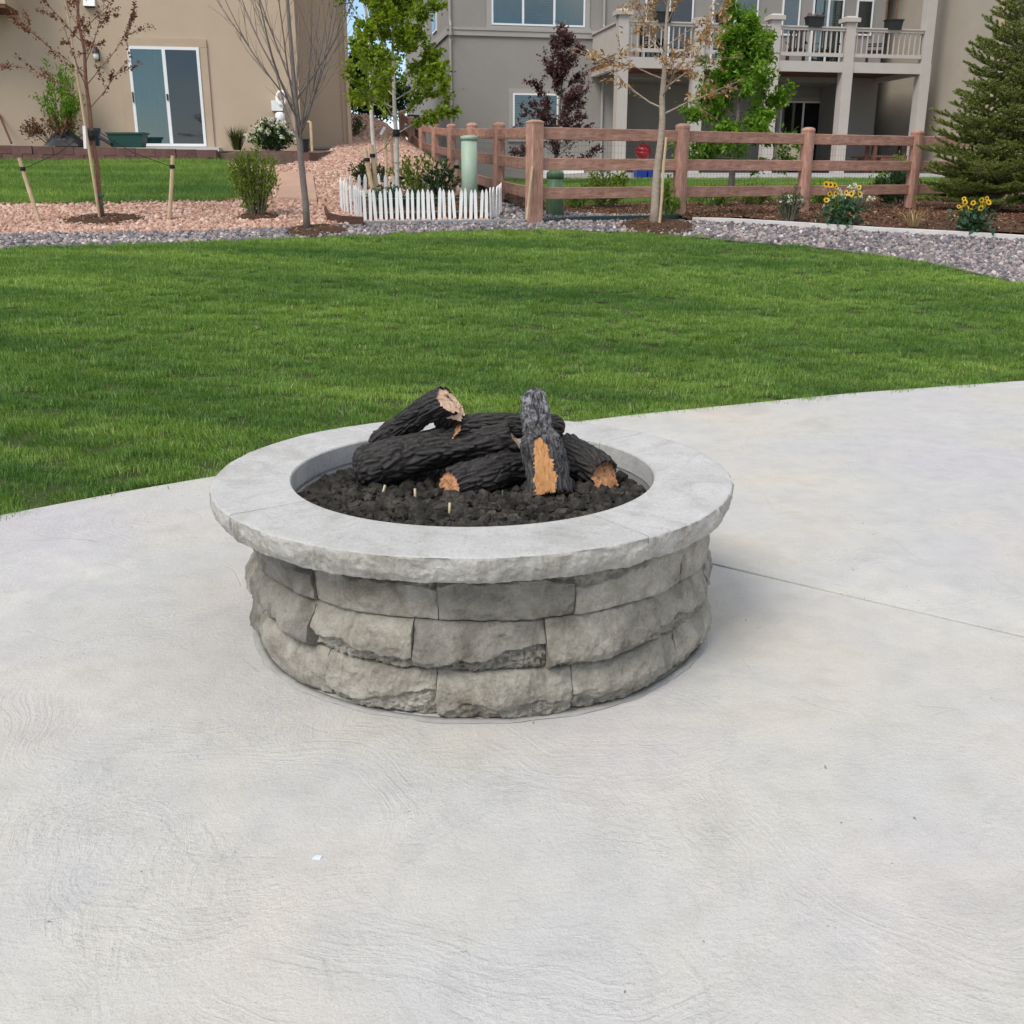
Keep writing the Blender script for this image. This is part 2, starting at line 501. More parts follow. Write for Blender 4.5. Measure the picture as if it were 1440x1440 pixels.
M['greystone'] = stone_inst_mat('grey_gravel_stone', [(0, (0.08, 0.075, 0.085)), (0.35, (0.19, 0.175, 0.185)), (0.7, (0.30, 0.265, 0.265)), (0.9, (0.40, 0.30, 0.27)), (1, (0.58, 0.55, 0.53))])
M['mulchbed'] = simple('mulch_bed', (0.035, 0.018, 0.010), (0.09, 0.05, 0.03), 40, 0.95)
M['chip'] = stone_inst_mat('mulch_chip', [(0, (0.05, 0.022, 0.012)), (0.6, (0.13, 0.06, 0.032)), (0.9, (0.26, 0.14, 0.075)), (1, (0.50, 0.33, 0.20))])
M['fence'] = wood_mat('embossed_brown_fence', (0.25, 0.122, 0.086), (0.50, 0.295, 0.225), (5, 30, 30), 1.0, 0.7, 0.5, 'Object', 0.08)
M['fencepost'] = wood_mat('embossed_brown_post', (0.27, 0.138, 0.10), (0.49, 0.290, 0.225), (30, 30, 5), 1.0, 0.7, 0.4, 'Object', 0.06)
M['wire'] = simple('dark_wire', (0.05, 0.055, 0.05), None, 5, 0.5, metal=0.5)
M['white'] = simple('white_paint', (0.86, 0.86, 0.85), (0.78, 0.78, 0.77), 12, 0.6)
M['vinyl'] = simple('white_vinyl', (0.80, 0.81, 0.82), (0.76, 0.77, 0.78), 3, 0.35, spec=0.5)
M['curb'] = simple('pale_curb', (0.62, 0.60, 0.57), (0.50, 0.48, 0.46), 6, 0.85, 60, 0.3)
M['edgegrey'] = simple('grey_edging', (0.20, 0.21, 0.225), (0.27, 0.28, 0.29), 5, 0.7, 40, 0.2)
M['edgebrown'] = wood_mat('brown_edging', (0.065, 0.030, 0.022), (0.125, 0.062, 0.045), (3, 3, 30), 1.0, 0.6, 0.3, 'Position')
M['edgeteal'] = simple('dark_green_edging', (0.008, 0.030, 0.028), (0.016, 0.045, 0.04), 5, 0.45, spec=0.5)
M['utility'] = simple('pale_green_plastic', (0.36, 0.46, 0.36), (0.31, 0.41, 0.32), 4, 0.5, spec=0.4)
M['utility2'] = simple('mid_green_plastic', (0.10, 0.19, 0.105), (0.12, 0.22, 0.12), 4, 0.5, spec=0.4)
M['stake'] = wood_mat('weathered_stake', (0.46, 0.33, 0.20), (0.60, 0.47, 0.31), (20, 20, 2), 1.0, 0.8, 0.4, 'Position', 0.08)
M['strap'] = simple('black_strap', (0.012, 0.012, 0.013), None, 5, 0.6)
M['greentie'] = simple('green_tie', (0.02, 0.16, 0.10), None, 5, 0.5)
M['tagwhite'] = simple('white_tag', (0.85, 0.85, 0.86), None, 5, 0.5)
M['trunkgrey'] = simple('grey_bark', (0.13, 0.105, 0.095), (0.21, 0.175, 0.16), 25, 0.9, 60, 0.6)
M['trunkred'] = simple('red_brown_bark', (0.16, 0.075, 0.05), (0.26, 0.14, 0.10), 30, 0.85, 60, 0.5)
M['trunktan'] = simple('tan_bark', (0.26, 0.20, 0.16), (0.40, 0.33, 0.27), 14, 0.85, 60, 0.5, stretch=(1, 1, 2.5))
M['trunkpale'] = simple('pale_bark', (0.42, 0.39, 0.35), (0.56, 0.53, 0.48), 14, 0.8, 60, 0.3)
M['redleaf'] = leafmat('red_brown_leaf', [(0, (0.08, 0.030, 0.022)), (0.6, (0.18, 0.075, 0.05)), (1, (0.30, 0.15, 0.10))], 0.2)
M['maple'] = leafmat('spring_green_leaf', [(0, (0.10, 0.165, 0.012)), (0.5, (0.19, 0.275, 0.020)), (1, (0.31, 0.39, 0.045))], 0.45)
M['darkgreen'] = leafmat('dark_green_leaf', [(0, (0.012, 0.035, 0.010)), (0.6, (0.03, 0.07, 0.018)), (1, (0.06, 0.11, 0.03))], 0.25)
M['midgreen'] = leafmat('mid_green_leaf', [(0, (0.075, 0.17, 0.014)), (0.6, (0.15, 0.28, 0.026)), (1, (0.26, 0.39, 0.06))], 0.42)
M['purple'] = leafmat('purple_leaf', [(0, (0.040, 0.015, 0.018)), (0.6, (0.115, 0.052, 0.055)), (1, (0.24, 0.14, 0.14))], 0.2)
M['dead'] = leafmat('dry_tan_leaf', [(0, (0.22, 0.11, 0.05)), (0.6, (0.42, 0.25, 0.13)), (1, (0.62, 0.45, 0.27))], 0.3)
M['needle'] = leafmat('spruce_needle', [(0, (0.085, 0.115, 0.028)), (0.55, (0.180, 0.225, 0.050)), (0.9, (0.29, 0.33, 0.085)), (1, (0.38, 0.40, 0.13))], 0.32, 0.6)
M['shrub'] = leafmat('olive_green_leaf', [(0, (0.07, 0.12, 0.012)), (0.6, (0.16, 0.235, 0.028)), (1, (0.25, 0.33, 0.05))], 0.4)
M['redshrub'] = leafmat('rusty_leaf', [(0, (0.10, 0.055, 0.03)), (1, (0.24, 0.13, 0.085))], 0.25)
M['dry'] = leafmat('dry_grass', [(0, (0.30, 0.20, 0.10)), (1, (0.55, 0.41, 0.25))], 0.2)
M['darkgrass'] = leafmat('dark_grass', [(0, (0.03, 0.045, 0.012)), (0.7, (0.075, 0.085, 0.025)), (1, (0.15, 0.11, 0.05))], 0.2)
M['petalwhite'] = leafmat('white_petal', [(0, (0.62, 0.63, 0.48)), (1, (0.85, 0.85, 0.76))], 0.2)
M['petalyellow'] = leafmat('yellow_petal', [(0, (0.65, 0.36, 0.015)), (1, (0.80, 0.52, 0.03))], 0.25)
M['seedhead'] = simple('seed_head', (0.05, 0.022, 0.01), None, 30, 0.9)
M['blueleaf'] = leafmat('blue_green_leaf', [(0, (0.02, 0.06, 0.03)), (1, (0.065, 0.135, 0.075))], 0.2)
M['beige'] = simple('beige_stucco', (0.50, 0.400, 0.295), (0.465, 0.368, 0.268), 1.2, 0.92, 45, 0.35, 0.006)
M['beigetrim'] = simple('beige_trim', (0.475, 0.375, 0.275), (0.44, 0.345, 0.25), 2, 0.9, 45, 0.25)
M['grey'] = simple('grey_stucco', (0.310, 0.293, 0.272), (0.282, 0.266, 0.246), 1.2, 0.92, 45, 0.35, 0.006)
M['greytrim'] = simple('grey_trim', (0.385, 0.362, 0.335), (0.355, 0.335, 0.31), 2, 0.9, 45, 0.25)
M['deckpaint'] = simple('taupe_deck_paint', (0.50, 0.455, 0.415), (0.46, 0.42, 0.385), 2, 0.75)
M['tan'] = simple('taupe_stucco', (0.385, 0.340, 0.282), (0.35, 0.308, 0.255), 1.2, 0.92, 45, 0.35, 0.006)
M['brownwood'] = wood_mat('brown_wood', (0.13, 0.06, 0.04), (0.22, 0.11, 0.08), (12, 12, 12), 1.0, 0.7, 0.3, 'Position')
M['soffit'] = simple('brown_soffit', (0.16, 0.075, 0.045), (0.12, 0.055, 0.035), 4, 0.8)
M['roof'] = simple('grey_shingle', (0.12, 0.11, 0.105), (0.18, 0.165, 0.155), 8, 0.9, 20, 0.5, 0.02)
M['retain'] = simple('brown_block', (0.115, 0.060, 0.052), (0.175, 0.098, 0.085), 9, 0.92, 40, 0.5, rnd=0.15)
M['flag'] = simple('tan_stone', (0.46, 0.30, 0.22), (0.40, 0.255, 0.185), 3, 0.9, 30, 0.2)
M['glass'] = glass_mat('window_glass', (0.62, 0.74, 0.73), 0.09)
M['glassdark'] = glass_mat('dark_window_glass', (0.40, 0.46, 0.48), 0.07)
M['curtain'] = simple('pale_curtain', (0.36, 0.42, 0.40), (0.30, 0.37, 0.355), 3, 0.9)
M['screen'] = simple('insect_screen', (0.085, 0.105, 0.10), (0.075, 0.09, 0.088), 3, 0.9)
M['dark'] = simple('dark_interior', (0.018, 0.018, 0.018), (0.03, 0.03, 0.028), 3, 0.9)
M['black'] = simple('black_plastic', (0.014, 0.015, 0.017), (0.022, 0.023, 0.026), 4, 0.5, spec=0.4)
M['blackmetal'] = simple('black_metal', (0.016, 0.016, 0.017), None, 4, 0.45, spec=0.5)
M['greenpot'] = simple('dark_green_plastic', (0.012, 0.058, 0.048), (0.018, 0.075, 0.06), 4, 0.45, spec=0.4)
M['bluepot'] = simple('blue_grey_plastic', (0.022, 0.05, 0.065), (0.03, 0.06, 0.08), 4, 0.45, spec=0.4)
M['bulb'] = simple('frosted_glass', (0.7, 0.7, 0.66), None, 4, 0.3)
M['redpaint'] = simple('red_enamel', (0.33, 0.012, 0.018), (0.28, 0.01, 0.015), 3, 0.25, spec=0.5)
M['bluebin'] = simple('blue_plastic', (0.012, 0.055, 0.34), (0.015, 0.065, 0.38), 3, 0.4, spec=0.4)
M['wicker'] = simple('pale_wicker', (0.42, 0.36, 0.27), (0.30, 0.25, 0.18), 45, 0.85, 60, 0.8)
M['slab'] = simple('pale_slab', (0.60, 0.585, 0.56), (0.54, 0.53, 0.51), 2, 0.8, 50, 0.2)
M['pinkflower'] = leafmat('pink_flower', [(0, (0.25, 0.10, 0.13)), (1, (0.45, 0.25, 0.28))], 0.2)
M['chipwhite'] = simple('pale_chip', (0.66, 0.72, 0.82), None, 5, 0.4)

# ------------------------------------------------------------------ setting: terrain, lawns, beds, patio
def loft(A, B, nu, nv, off=0.0, fn=T):
    """a sheet draped on the terrain between two polylines of (x, y)"""
    def samp(pts, u):
        d = [0]
        for i in range(1, len(pts)): d.append(d[-1] + math.dist(pts[i][:2], pts[i - 1][:2]))
        x = u * d[-1]
        i = 0
        while i < len(pts) - 2 and x > d[i + 1]: i += 1
        k = (x - d[i]) / max(1e-6, d[i + 1] - d[i])
        return (lerp(pts[i][0], pts[i + 1][0], k), lerp(pts[i][1], pts[i + 1][1], k))
    m = MB()
    for i in range(nu + 1):
        a, b = samp(A, i / nu), samp(B, i / nu)
        for j in range(nv + 1):
            x, y = lerp(a[0], b[0], j / nv), lerp(a[1], b[1], j / nv)
            m.v.append((x, y, fn(x, y) + off))
    for i in range(nu):
        for j in range(nv):
            a = i * (nv + 1) + j
            m.f.append((a, a + nv + 1, a + nv + 2, a + 1))
    return m

def scatter(obj, coll, density, smin, smax, seed=0, tilt=0.25, dmin=None):
    ng = bpy.data.node_groups.new('scatter', 'GeometryNodeTree')
    ng.interface.new_socket('Geometry', in_out='INPUT', socket_type='NodeSocketGeometry')
    ng.interface.new_socket('Geometry', in_out='OUTPUT', socket_type='NodeSocketGeometry')
    N, L = ng.nodes, ng.links
    gi, go = N.new('NodeGroupInput'), N.new('NodeGroupOutput')
    dp = N.new('GeometryNodeDistributePointsOnFaces')
    dp.inputs['Density'].default_value = density
    dp.inputs['Seed'].default_value = seed
    ci = N.new('GeometryNodeCollectionInfo')
    ci.inputs['Collection'].default_value = coll
    ci.inputs['Separate Children'].default_value = True
    ci.inputs['Reset Children'].default_value = True
    ip = N.new('GeometryNodeInstanceOnPoints')
    ip.inputs['Pick Instance'].default_value = True
    rv = N.new('FunctionNodeRandomValue')
    rv.data_type = 'FLOAT_VECTOR'
    rv.inputs[0].default_value = (-tilt, -tilt, 0)
    rv.inputs[1].default_value = (tilt, tilt, 2 * PI)
    rs = N.new('FunctionNodeRandomValue')
    rs.data_type = 'FLOAT'
    rs.inputs[2].default_value, rs.inputs[3].default_value = smin, smax
    rs.inputs['Seed'].default_value = 5
    jn = N.new('GeometryNodeJoinGeometry')
    L.new(gi.outputs[0], dp.inputs['Mesh'])
    L.new(dp.outputs['Points'], ip.inputs['Points'])
    L.new(ci.outputs[0], ip.inputs['Instance'])
    L.new(rv.outputs[0], ip.inputs['Rotation'])
    L.new(rs.outputs[1], ip.inputs['Scale'])
    L.new(gi.outputs[0], jn.inputs[0])
    L.new(ip.outputs[0], jn.inputs[0])
    L.new(jn.outputs[0], go.inputs[0])
    md = obj.modifiers.new('scatter', 'NODES')
    md.node_group = ng

def ico(sub=1):
    import bmesh
    bm = bmesh.new()
    bmesh.ops.create_icosphere(bm, subdivisions=sub, radius=1.0)
    v = [x.co.copy() for x in bm.verts]
    f = [tuple(q.index for q in x.verts) for x in bm.faces]
    bm.free()
    return v, f
def rock_mesh(name, seed, sub=1, rough=0.35, freq=1.1, flat=0.75):
    v, f = ico(sub)
    o = Vector((seed * 7.3, seed * 3.1, seed * 1.7))
    m = MB()
    sx, sy, sz = 1 + 0.25 * math.sin(seed * 9.1), 1 + 0.25 * math.cos(seed * 5.3), flat
    vv = []
    for p in v:
        d = noise.noise(p * freq + o) * rough + noise.noise(p * freq * 2.7 + o) * rough * 0.5 + noise.noise(p * freq * 6 + o) * rough * 0.26 + (noise.noise(p * freq * 13 + o) * rough * 0.16 if sub > 2 else 0)
        q = p * (1 + d)
        vv.append(Vector((q.x * sx, q.y * sy, q.z * sz)))
    m.add(vv, f)
    return m
def proto_coll(name, meshes, mat):
    c = bpy.data.collections.new(name)
    for i, me in enumerate(meshes):
        me.materials.append(mat)
        o = bpy.data.objects.new(name, me)
        c.objects.link(o)
    return c

def grass_tuft(seed, n, size, hmin, hmax):
    random.seed(seed)
    m = MB()
    lean0 = Vector((U(-0.3, 0.3), U(-0.3, 0.3), 0))
    for _ in range(n):
        x, y = random.gauss(0, size * 0.42), random.gauss(0, size * 0.42)
        h = U(hmin, hmax)
        a = U(0, 2 * PI)
        l = Vector((math.cos(a), math.sin(a), 0)) * abs(random.gauss(0, 0.45)) + lean0
        w = U(0.0012, 0.0022)
        b = U(0, 2 * PI)
        sd = Vector((math.cos(b), math.sin(b), 0)) * w
        p0 = Vector((x, y, -0.006))
        p1 = p0 + Vector((l.x * h * 0.35, l.y * h * 0.35, h * 0.6))
        p2 = p0 + Vector((l.x * h * 0.95, l.y * h * 0.95, h * (1.0 - 0.25 * min(1, l.length))))
        m.add([p0 - sd, p0 + sd, p1 + sd * 0.9, p1 - sd * 0.9, p2], [(0, 1, 2, 3), (3, 2, 4)])
    return m.mesh('grass_tuft')
lawn_tufts = proto_coll('lawn_tufts', [grass_tuft(20 + i, 210, 0.14, 0.030, 0.052) for i in range(6)], M['grass'])
far_tufts = proto_coll('far_tufts', [grass_tuft(50 + i, 120, 0.20, 0.05, 0.085) for i in range(3)], M['grass'])
pink_rocks = proto_coll('pink_rocks', [rock_mesh('r', 3 + i, 1).mesh('pink_rock') for i in range(5)], M['pinkstone'])
grey_rocks = proto_coll('grey_rocks', [rock_mesh('r', 13 + i, 1).mesh('grey_rock') for i in range(5)], M['greystone'])
def chip_mesh(i):
    random.seed(90 + i)
    m = MB()
    l, w = U(0.6, 1.3), U(0.12, 0.3)
    m.hexa([Vector(p) for p in ((-l, -w, -.08), (l, -w * .6, -.06), (l * .9, w * .7, -.07), (-l * .8, w, -.08), (-l, -w, .08), (l, -w * .6, .06), (l * .9, w * .7, .07), (-l * .8, w, .08))])
    return m.mesh('chip')
mulch_chips = proto_coll('mulch_chips', [chip_mesh(i) for i in range(5)], M['chip'])
random.seed(11)

# ground: one wide sheet under everything
gm = MB()
xs = [-300, -120, -60, -30, -20] + [-14 + i * 0.7 for i in range(54)] + [26, 32, 45, 70, 120, 300]
ys = [-60, -20, -6, 0, 2] + [3 + i * 0.6 for i in range(62)] + [42, 48, 55, 70, 100, 200, 600]
for x in xs:
    for y in ys:
        gm.v.append((x, y, -0.30 if y < yedge(x) + 0.7 else T(x, y) - 0.07))
for i in range(len(xs) - 1):
    for j in range(len(ys) - 1):
        a = i * len(ys) + j
        gm.f.append((a, a + len(ys), a + len(ys) + 1, a + 1))
gm.build('ground', M['soil'], kind='structure')

def gpx(pts): return [tuple(GT(*p)[:2]) for p in pts]
LAWNFAR = [(-90, 356), (0, 351), (150, 346), (300, 341), (400, 337), (500, 333), (600, 328), (700, 324.5), (800, 325.5), (900, 329), (960, 333), (1050, 342), (1150, 350), (1250, 362), (1330, 376), (1440, 402), (1530, 432)]
BEDBACK = [(-90, 332), (0, 331), (250, 328), (400, 322), (460, 319), (512, 317), (740, 314), (765, 312), (960, 312.5), (1030, 314), (1240, 327), (1440, 338), (1530, 343)]
far_xy = gpx(LAWNFAR)
near_xy = [(x, yedge(x) + 0.012) for x in [lerp(-3.25, 5.5, i / 30) for i in range(31)]]
lawn = loft(near_xy, [(p[0], p[1] - 0.02) for p in far_xy], 60, 34, 0.0).build('lawn', M['turf'])
tag(lawn, 'short mown green lawn between the patio and the gravel strip', 'lawn', kind='stuff')
scatter(lawn, lawn_tufts, 95, 0.75, 1.15, 3, 0.22)

grey_strip = loft(far_xy, gpx(BEDBACK), 70, 10, 0.012).build('gravel', M['greybed'])
tag(grey_strip, 'strip of mixed grey river gravel along the far lawn edge', 'gravel', kind='stuff')
scatter(grey_strip, grey_rocks, 620, 0.014, 0.036, 4, 1.5)

NLNEAR = [(-90, 291), (0, 289.5), (150, 288.5), (300, 286), (336, 284)]
NLFAR = [(-90, 223), (0, 223), (150, 223), (290, 226), (312, 228)]
pink = loft(gpx([(-90, 332), (0, 331), (250, 328), (345, 325)]), gpx([(-90, 288), (0, 286.5), (150, 286), (345, 282)]), 40, 16, 0.012).build('gravel', M['pinkbed'])
tag(pink, 'pink crushed gravel bed below the neighbouring lawn', 'gravel', kind='stuff')
scatter(pink, pink_rocks, 420, 0.018, 0.038, 6, 1.5)
pink2 = loft(gpx([(345, 325), (400, 322), (460, 319), (512, 317), (600, 315.5), (690, 314.5)]), [GT(318, 232)[:2], GT(390, 236)[:2], GT(440, 224)[:2], (-3.95, 25.0), (-5.6, 35.5), (-3.6, 35.5)], 34, 60, 0.012).build('gravel', M['pinkbed'])
tag(pink2, 'pink crushed gravel slope running up between the two houses', 'gravel', kind='stuff')
scatter(pink2, pink_rocks, 300, 0.02, 0.042, 7, 1.5)
nlawn = loft(gpx(NLNEAR), [(-13.0, 20.5), (-8.2, 20.85), tuple(P(306, 222, 21.0)[:2]), tuple(P(318, 228, 20.6)[:2])], 30, 24, 0.03).build('lawn', M['turf'])
tag(nlawn, 'neighbouring green lawn below the brown block retaining wall', 'lawn', kind='stuff')
scatter(nlawn, far_tufts, 60, 0.8, 1.2, 8, 0.25)
# behind and right of the rail fence
FC = Vector((0.27, 13.3, 0))
FR = Vector((1.95, 1.12, 0))
FLn = Vector((-0.464, 2.394, 0))
def fxy(u, d): # along the right run, d metres behind it
    n = Vector((-FR.y, FR.x, 0)).normalized()
    p = FC + FR * u + n * d
    return (p.x, p.y)
peb = loft([(-0.28, 13.42), (0.22, 13.36), fxy(0.05, 0.05), fxy(1.35, 0.02)], [(-0.3, 15.4), (-0.05, 15.0), (0.13, 14.4), fxy(1.35, 0.75)], 22, 10, 0.015).build('gravel', M['greybed'])
tag(peb, 'patch of grey pebbles just behind the rail fence', 'gravel', kind='stuff')
scatter(peb, grey_rocks, 560, 0.014, 0.034, 9, 1.5)
mul1 = loft([(0.13, 14.3), fxy(1.35, 0.75), fxy(4.6, 0.5)], [(-0.5, 17.9), fxy(1.5, 3.4), fxy(4.6, 3.2)], 30, 12, 0.03).build('mulch', M['mulchbed'])
tag(mul1, 'brown shredded mulch behind the rail fence', 'mulch', kind='stuff')
scatter(mul1, mulch_chips, 420, 0.02, 0.04, 10, 0.6)
curb_px = [(975, 312.5), (1030, 314), (1100, 318), (1240, 327), (1340, 332), (1440, 338), (1530, 343)]
def mulchz(x, y):
    return T(x, y) + 0.07 * noise.noise(Vector((x * 1.1, y * 1.1, 3))) + 0.05
mul2 = loft([(x + 0.05, y + 0.06) for x, y in gpx(curb_px)], [fxy(1.02, 0.15), fxy(1.5, 0.5), fxy(2.0, 0.5), fxy(3.0, 0.5), fxy(3.6, 0.5), fxy(4.6, 0.5)], 40, 16, 0.0, mulchz).build('mulch', M['mulchbed'])
tag(mul2, 'brown shredded mulch between the pale curb and the fence', 'mulch', kind='stuff')
scatter(mul2, mulch_chips, 480, 0.02, 0.05, 12, 0.6)
ylawn = loft([(-0.5, 17.9), fxy(1.5, 3.4), fxy(5.5, 3.0)], [(-2.9, 31.0), (6, 31.6), (16, 33.0)], 34, 26, 0.03).build('lawn', M['turf'])
tag(ylawn, 'green lawn of the grey house behind the rail fence', 'lawn', kind='stuff')
scatter(ylawn, far_tufts, 26, 0.8, 1.2, 13, 0.25)

# patio: concrete slabs with a tooled joint between them
patio = thing('patio', (0, 4, 0), None, None, kind='structure')
J0, J1 = Vector((0.84, 4.04)), Vector((1.78, 3.32))
jd = (J1 - J0).normalized()
jn_ = Vector((-jd.y, jd.x))           # towards the house side (away from the lawn is -jn_)
Ja, Jb = J0 - jd * 12, J0 + jd * 12
edge_pts = [Vector((x, yedge(x))) for x in [lerp(-8, 12, i / 80) for i in range(81)]]
poly_all = edge_pts + [Vector((12, -4)), Vector((-8, -4))]
def clip(poly, p, n):
    out = []
    for i in range(len(poly)):
        a, b = poly[i], poly[(i + 1) % len(poly)]
        da, db = (a - p).dot(n), (b - p).dot(n)
        if da >= 0: out.append(a)
        if (da >= 0) != (db >= 0): out.append(a + (b - a) * (da / (da - db)))
    return out
def slab(poly):
    # rounded arris: two insets
    import bmesh
    bm = bmesh.new()
    ar = sum(poly[i].x * poly[(i + 1) % len(poly)].y - poly[(i + 1) % len(poly)].x * poly[i].y for i in range(len(poly)))
    if ar < 0: poly = poly[::-1]
    n = len(poly)
    rings = []
    for ins, z in ((0, -0.12), (0, -0.005), (0.0015, -0.0015), (0.005, 0.0)):
        ring = []
        for i in range(n):
            a, b, c = poly[i - 1], poly[i], poly[(i + 1) % n]
            e1, e2 = (b - a).normalized(), (c - b).normalized()
            nn = (Vector((-e1.y, e1.x)) + Vector((-e2.y, e2.x)))
            nn.normalize()
            q = b + nn * ins
            ring.append((q.x, q.y, z))
        rings.append(ring)
    m = MB()
    for r_ in rings: m.v.extend(r_)
    for k in range(3):
        for i in range(n):
            a, b = k * n + i, k * n + (i + 1) % n
            m.f.append((a, b, b + n, a + n))
    m.f.append(tuple(3 * n + i for i in range(n)))
    return m
slab(clip(poly_all, J0 + jn_ * 0.008, jn_)).build('slab', M['concrete'], patio)
slab(clip(poly_all, J0 - jn_ * 0.008, -jn_)).build('slab', M['concrete'], patio)
MB().box((2, 2.2, -0.16), (20, 12.4, 0.06)).build('joint_bed', M['jointfill'], patio)
# tiny pale chip lying on the concrete
g = Vector((-0.455, 2.07, 0.0))
ch = MB()
ch.hexa([g + Vector(p) for p in ((-.011, -.006, .0005), (.009, -.008, .0005), (.012, .006, .0005), (-.006, .009, .0005), (-.010, -.005, .004), (.008, -.007, .003), (.011, .005, .004), (-.005, .008, .003))])
tag(ch.build('paint_chip', M['chipwhite']), 'tiny pale bluish chip lying on the concrete in front of the fire pit', 'chip')

# ------------------------------------------------------------------ fire pit
CX, CY = -0.135, 3.517
ZC = 0.545
pit = thing('fire_pit', (CX, CY, 0), 'round grey split stone fire pit with smooth cap ring on the patio', 'fire pit')
BODY = [0.0]
def pol(a, r_, z): return Vector((CX + BODY[0] + r_ * math.sin(R(a)), CY - r_ * math.cos(R(a)), z))
def fbm(p, o=5, g=0.55):
    s_, a = 0.0, 1.0
    for _ in range(o):
        s_ += noise.noise(p) * a
        p = p * 2.03
        a *= g
    return s_
def ridged(p, o=4):
    s_, a = 0.0, 1.0
    for _ in range(o):
        s_ += (1 - abs(noise.noise(p)) * 2) * a
        p = p * 2.1
        a *= 0.5
    return s_
def ring_piece(a0, a1, rows, na, disp, endround=0.0):
    """rows: list of (radius, z, weight of the chisel displacement); swept over the angle, ends closed"""
    m = MB()
    nr = len(rows)
    for i in range(na + 1):
        u = i / na
        a = lerp(a0, a1, u)
        eu = min(u, 1 - u) * abs(a1 - a0) * PI / 180 * 0.8       # metres to the nearer end
        er = endround * (1 - min(1, eu / 0.022)) ** 2 if endround else 0
        for j, (r_, z, w) in enumerate(rows):
            p = pol(a, r_, z)
            d, dz = disp(p, a, u, j / (nr - 1)) if w else (0, 0)
            p = pol(a, r_ + w * (d - er), z + w * dz)
            m.v.append(tuple(p))
    for i in range(na):
        for j in range(nr):
            k = (j + 1) % nr
            a, b, c, d = i * nr + j, (i + 1) * nr + j, (i + 1) * nr + k, i * nr + k
            m.f.append((a, b, c, d))
    m.f.append(tuple(reversed(range(nr))))
    m.f.append(tuple(na * nr + j for j in range(nr)))
    return m
BODY[0] = 0.028
courses = [  # joints seen in front, radius profile from bottom to top, z range, bulge
    ([-38.0, -7.75, 21.5, 53.5], (0.797, 0.801, 0.801, 0.800, 0.794), 0.309, 0.462, 0.5),
    ([-39.0, -13.0, 15.0, 43.25], (0.818, 0.830, 0.822, 0.808, 0.796), 0.156, 0.306, 1.0),
    ([-35.0, -8.25, 20.75, 51.25], (0.806, 0.816, 0.820, 0.816, 0.804), 0.004, 0.153, 1.0),
]
for ci, (jo, prof, z0, z1, amp) in enumerate(courses):
    rest = 360 - (jo[-1] - jo[0])
    nrest = 9
    joints = jo + [jo[-1] + rest * (k + 1) / nrest for k in range(nrest - 1)]
    joints.append(jo[0] + 360)
    for bi in range(len(joints) - 1):
        a0, a1 = joints[bi] + 0.11, joints[bi + 1] - 0.11
        seed = Vector((ci * 11.3 + bi * 3.7, bi * 5.1, ci * 2.9))
        rows = [(0.66, z0, 0)]
        nz_ = 40 if -75 < (a0 + a1) / 2 < 85 else 20
        off = U(-0.008, 0.008)
        for k in range(nz_ + 1):
            v = k / nz_
            q = v * (len(prof) - 1)
            i = min(int(q), len(prof) - 2)
            r_ = lerp(prof[i], prof[i + 1], q - i) + off
            e = min(v, 1 - v) * (z1 - z0)
            r_ -= 0.007 * max(0, 1 - e / 0.007) ** 2
            rows.append((r_, lerp(z0, z1, v), 1))
        rows.append((0.66, z1, 0))
        brk = U(0.16, 0.40)
        slope = U(-0.3, 0.3)
        wdt = abs(a1 - a0) * PI / 180 * 0.82
        planes = [(U(-0.10, 0.10), U(-0.24, 0.24), U(0.0, 0.010)) for _ in range(5)]
        planes += [(U(0.06, 0.16), U(-0.25, 0.25), U(0.012, 0.020)), (U(-0.16, -0.06), U(-0.25, 0.25), U(0.012, 0.020)), (U(-.06, .06), U(-0.5, -0.2), U(0.012, 0.022))]
        def disp(p, a, u, v, seed=seed, ci=ci, amp=amp, brk=brk, slope=slope, planes=planes, wdt=wdt):
            x, y = (u - 0.5) * wdt, (v - 0.5) * 0.15
            wob = noise.noise(p * 17 + seed) * 0.004
            d = min(gx * x + gy * y + c0 for gx, gy, c0 in planes)
            d = max(d, -0.020) + wob
            d += fbm(p * 9 + seed, 3) * 0.009 + (ridged(p * 19 + seed, 3) - 0.9) * 0.0050 + fbm(p * 55 + seed, 3) * 0.0030
            vv = v + slope * (u - 0.5) + 0.16 * noise.noise(p * 9 + seed) + 0.05 * noise.noise(p * 31 + seed)
            if ci == 0: bite = sstep(0.70, 0.76, vv)
            elif ci == 1: bite = 1 - sstep(brk - 0.04, brk + 0.02, vv)
            else: bite = 0.6 * (1 - sstep(brk - 0.05, brk, vv))
            d -= bite * (0.016 + 0.020 * abs(fbm(p * 30 + seed, 3)) + 0.008 * (ridged(p * 40 + seed, 2) - 0.7))
            return d * (0.75 if ci == 0 else 1.0) - 0.004, fbm(p * 14 + seed * 2, 2) * 0.0025 * (1 if 0.08 < v < 0.92 else 0)
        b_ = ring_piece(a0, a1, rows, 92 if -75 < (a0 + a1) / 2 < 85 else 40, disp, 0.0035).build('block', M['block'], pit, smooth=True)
        b_.data.set_sharp_from_angle(angle=R(32))
# core behind the joints
ring_piece(0, 360, [(0.65, 0.0, 0), (0.752, 0.0, 0), (0.752, 0.455, 0), (0.65, 0.455, 0)], 72, None).build('mortar_core', M['mortar'], pit, smooth=False)
# mortar squeezed out on the slab
def mort(p, a, u, v): return (fbm(p * 7, 3) * 0.012 + 0.004, fbm(p * 20, 2) * 0.002)
ring_piece(170, 530, [(0.79, 0.001, 0), (0.812, 0.0012, 1), (0.806, 0.002, 1), (0.800, 0.004, 1), (0.79, 0.006, 0)], 220, mort).build('mortar_skirt', M['mortar'], pit, smooth=True)
BODY[0] = 0.0
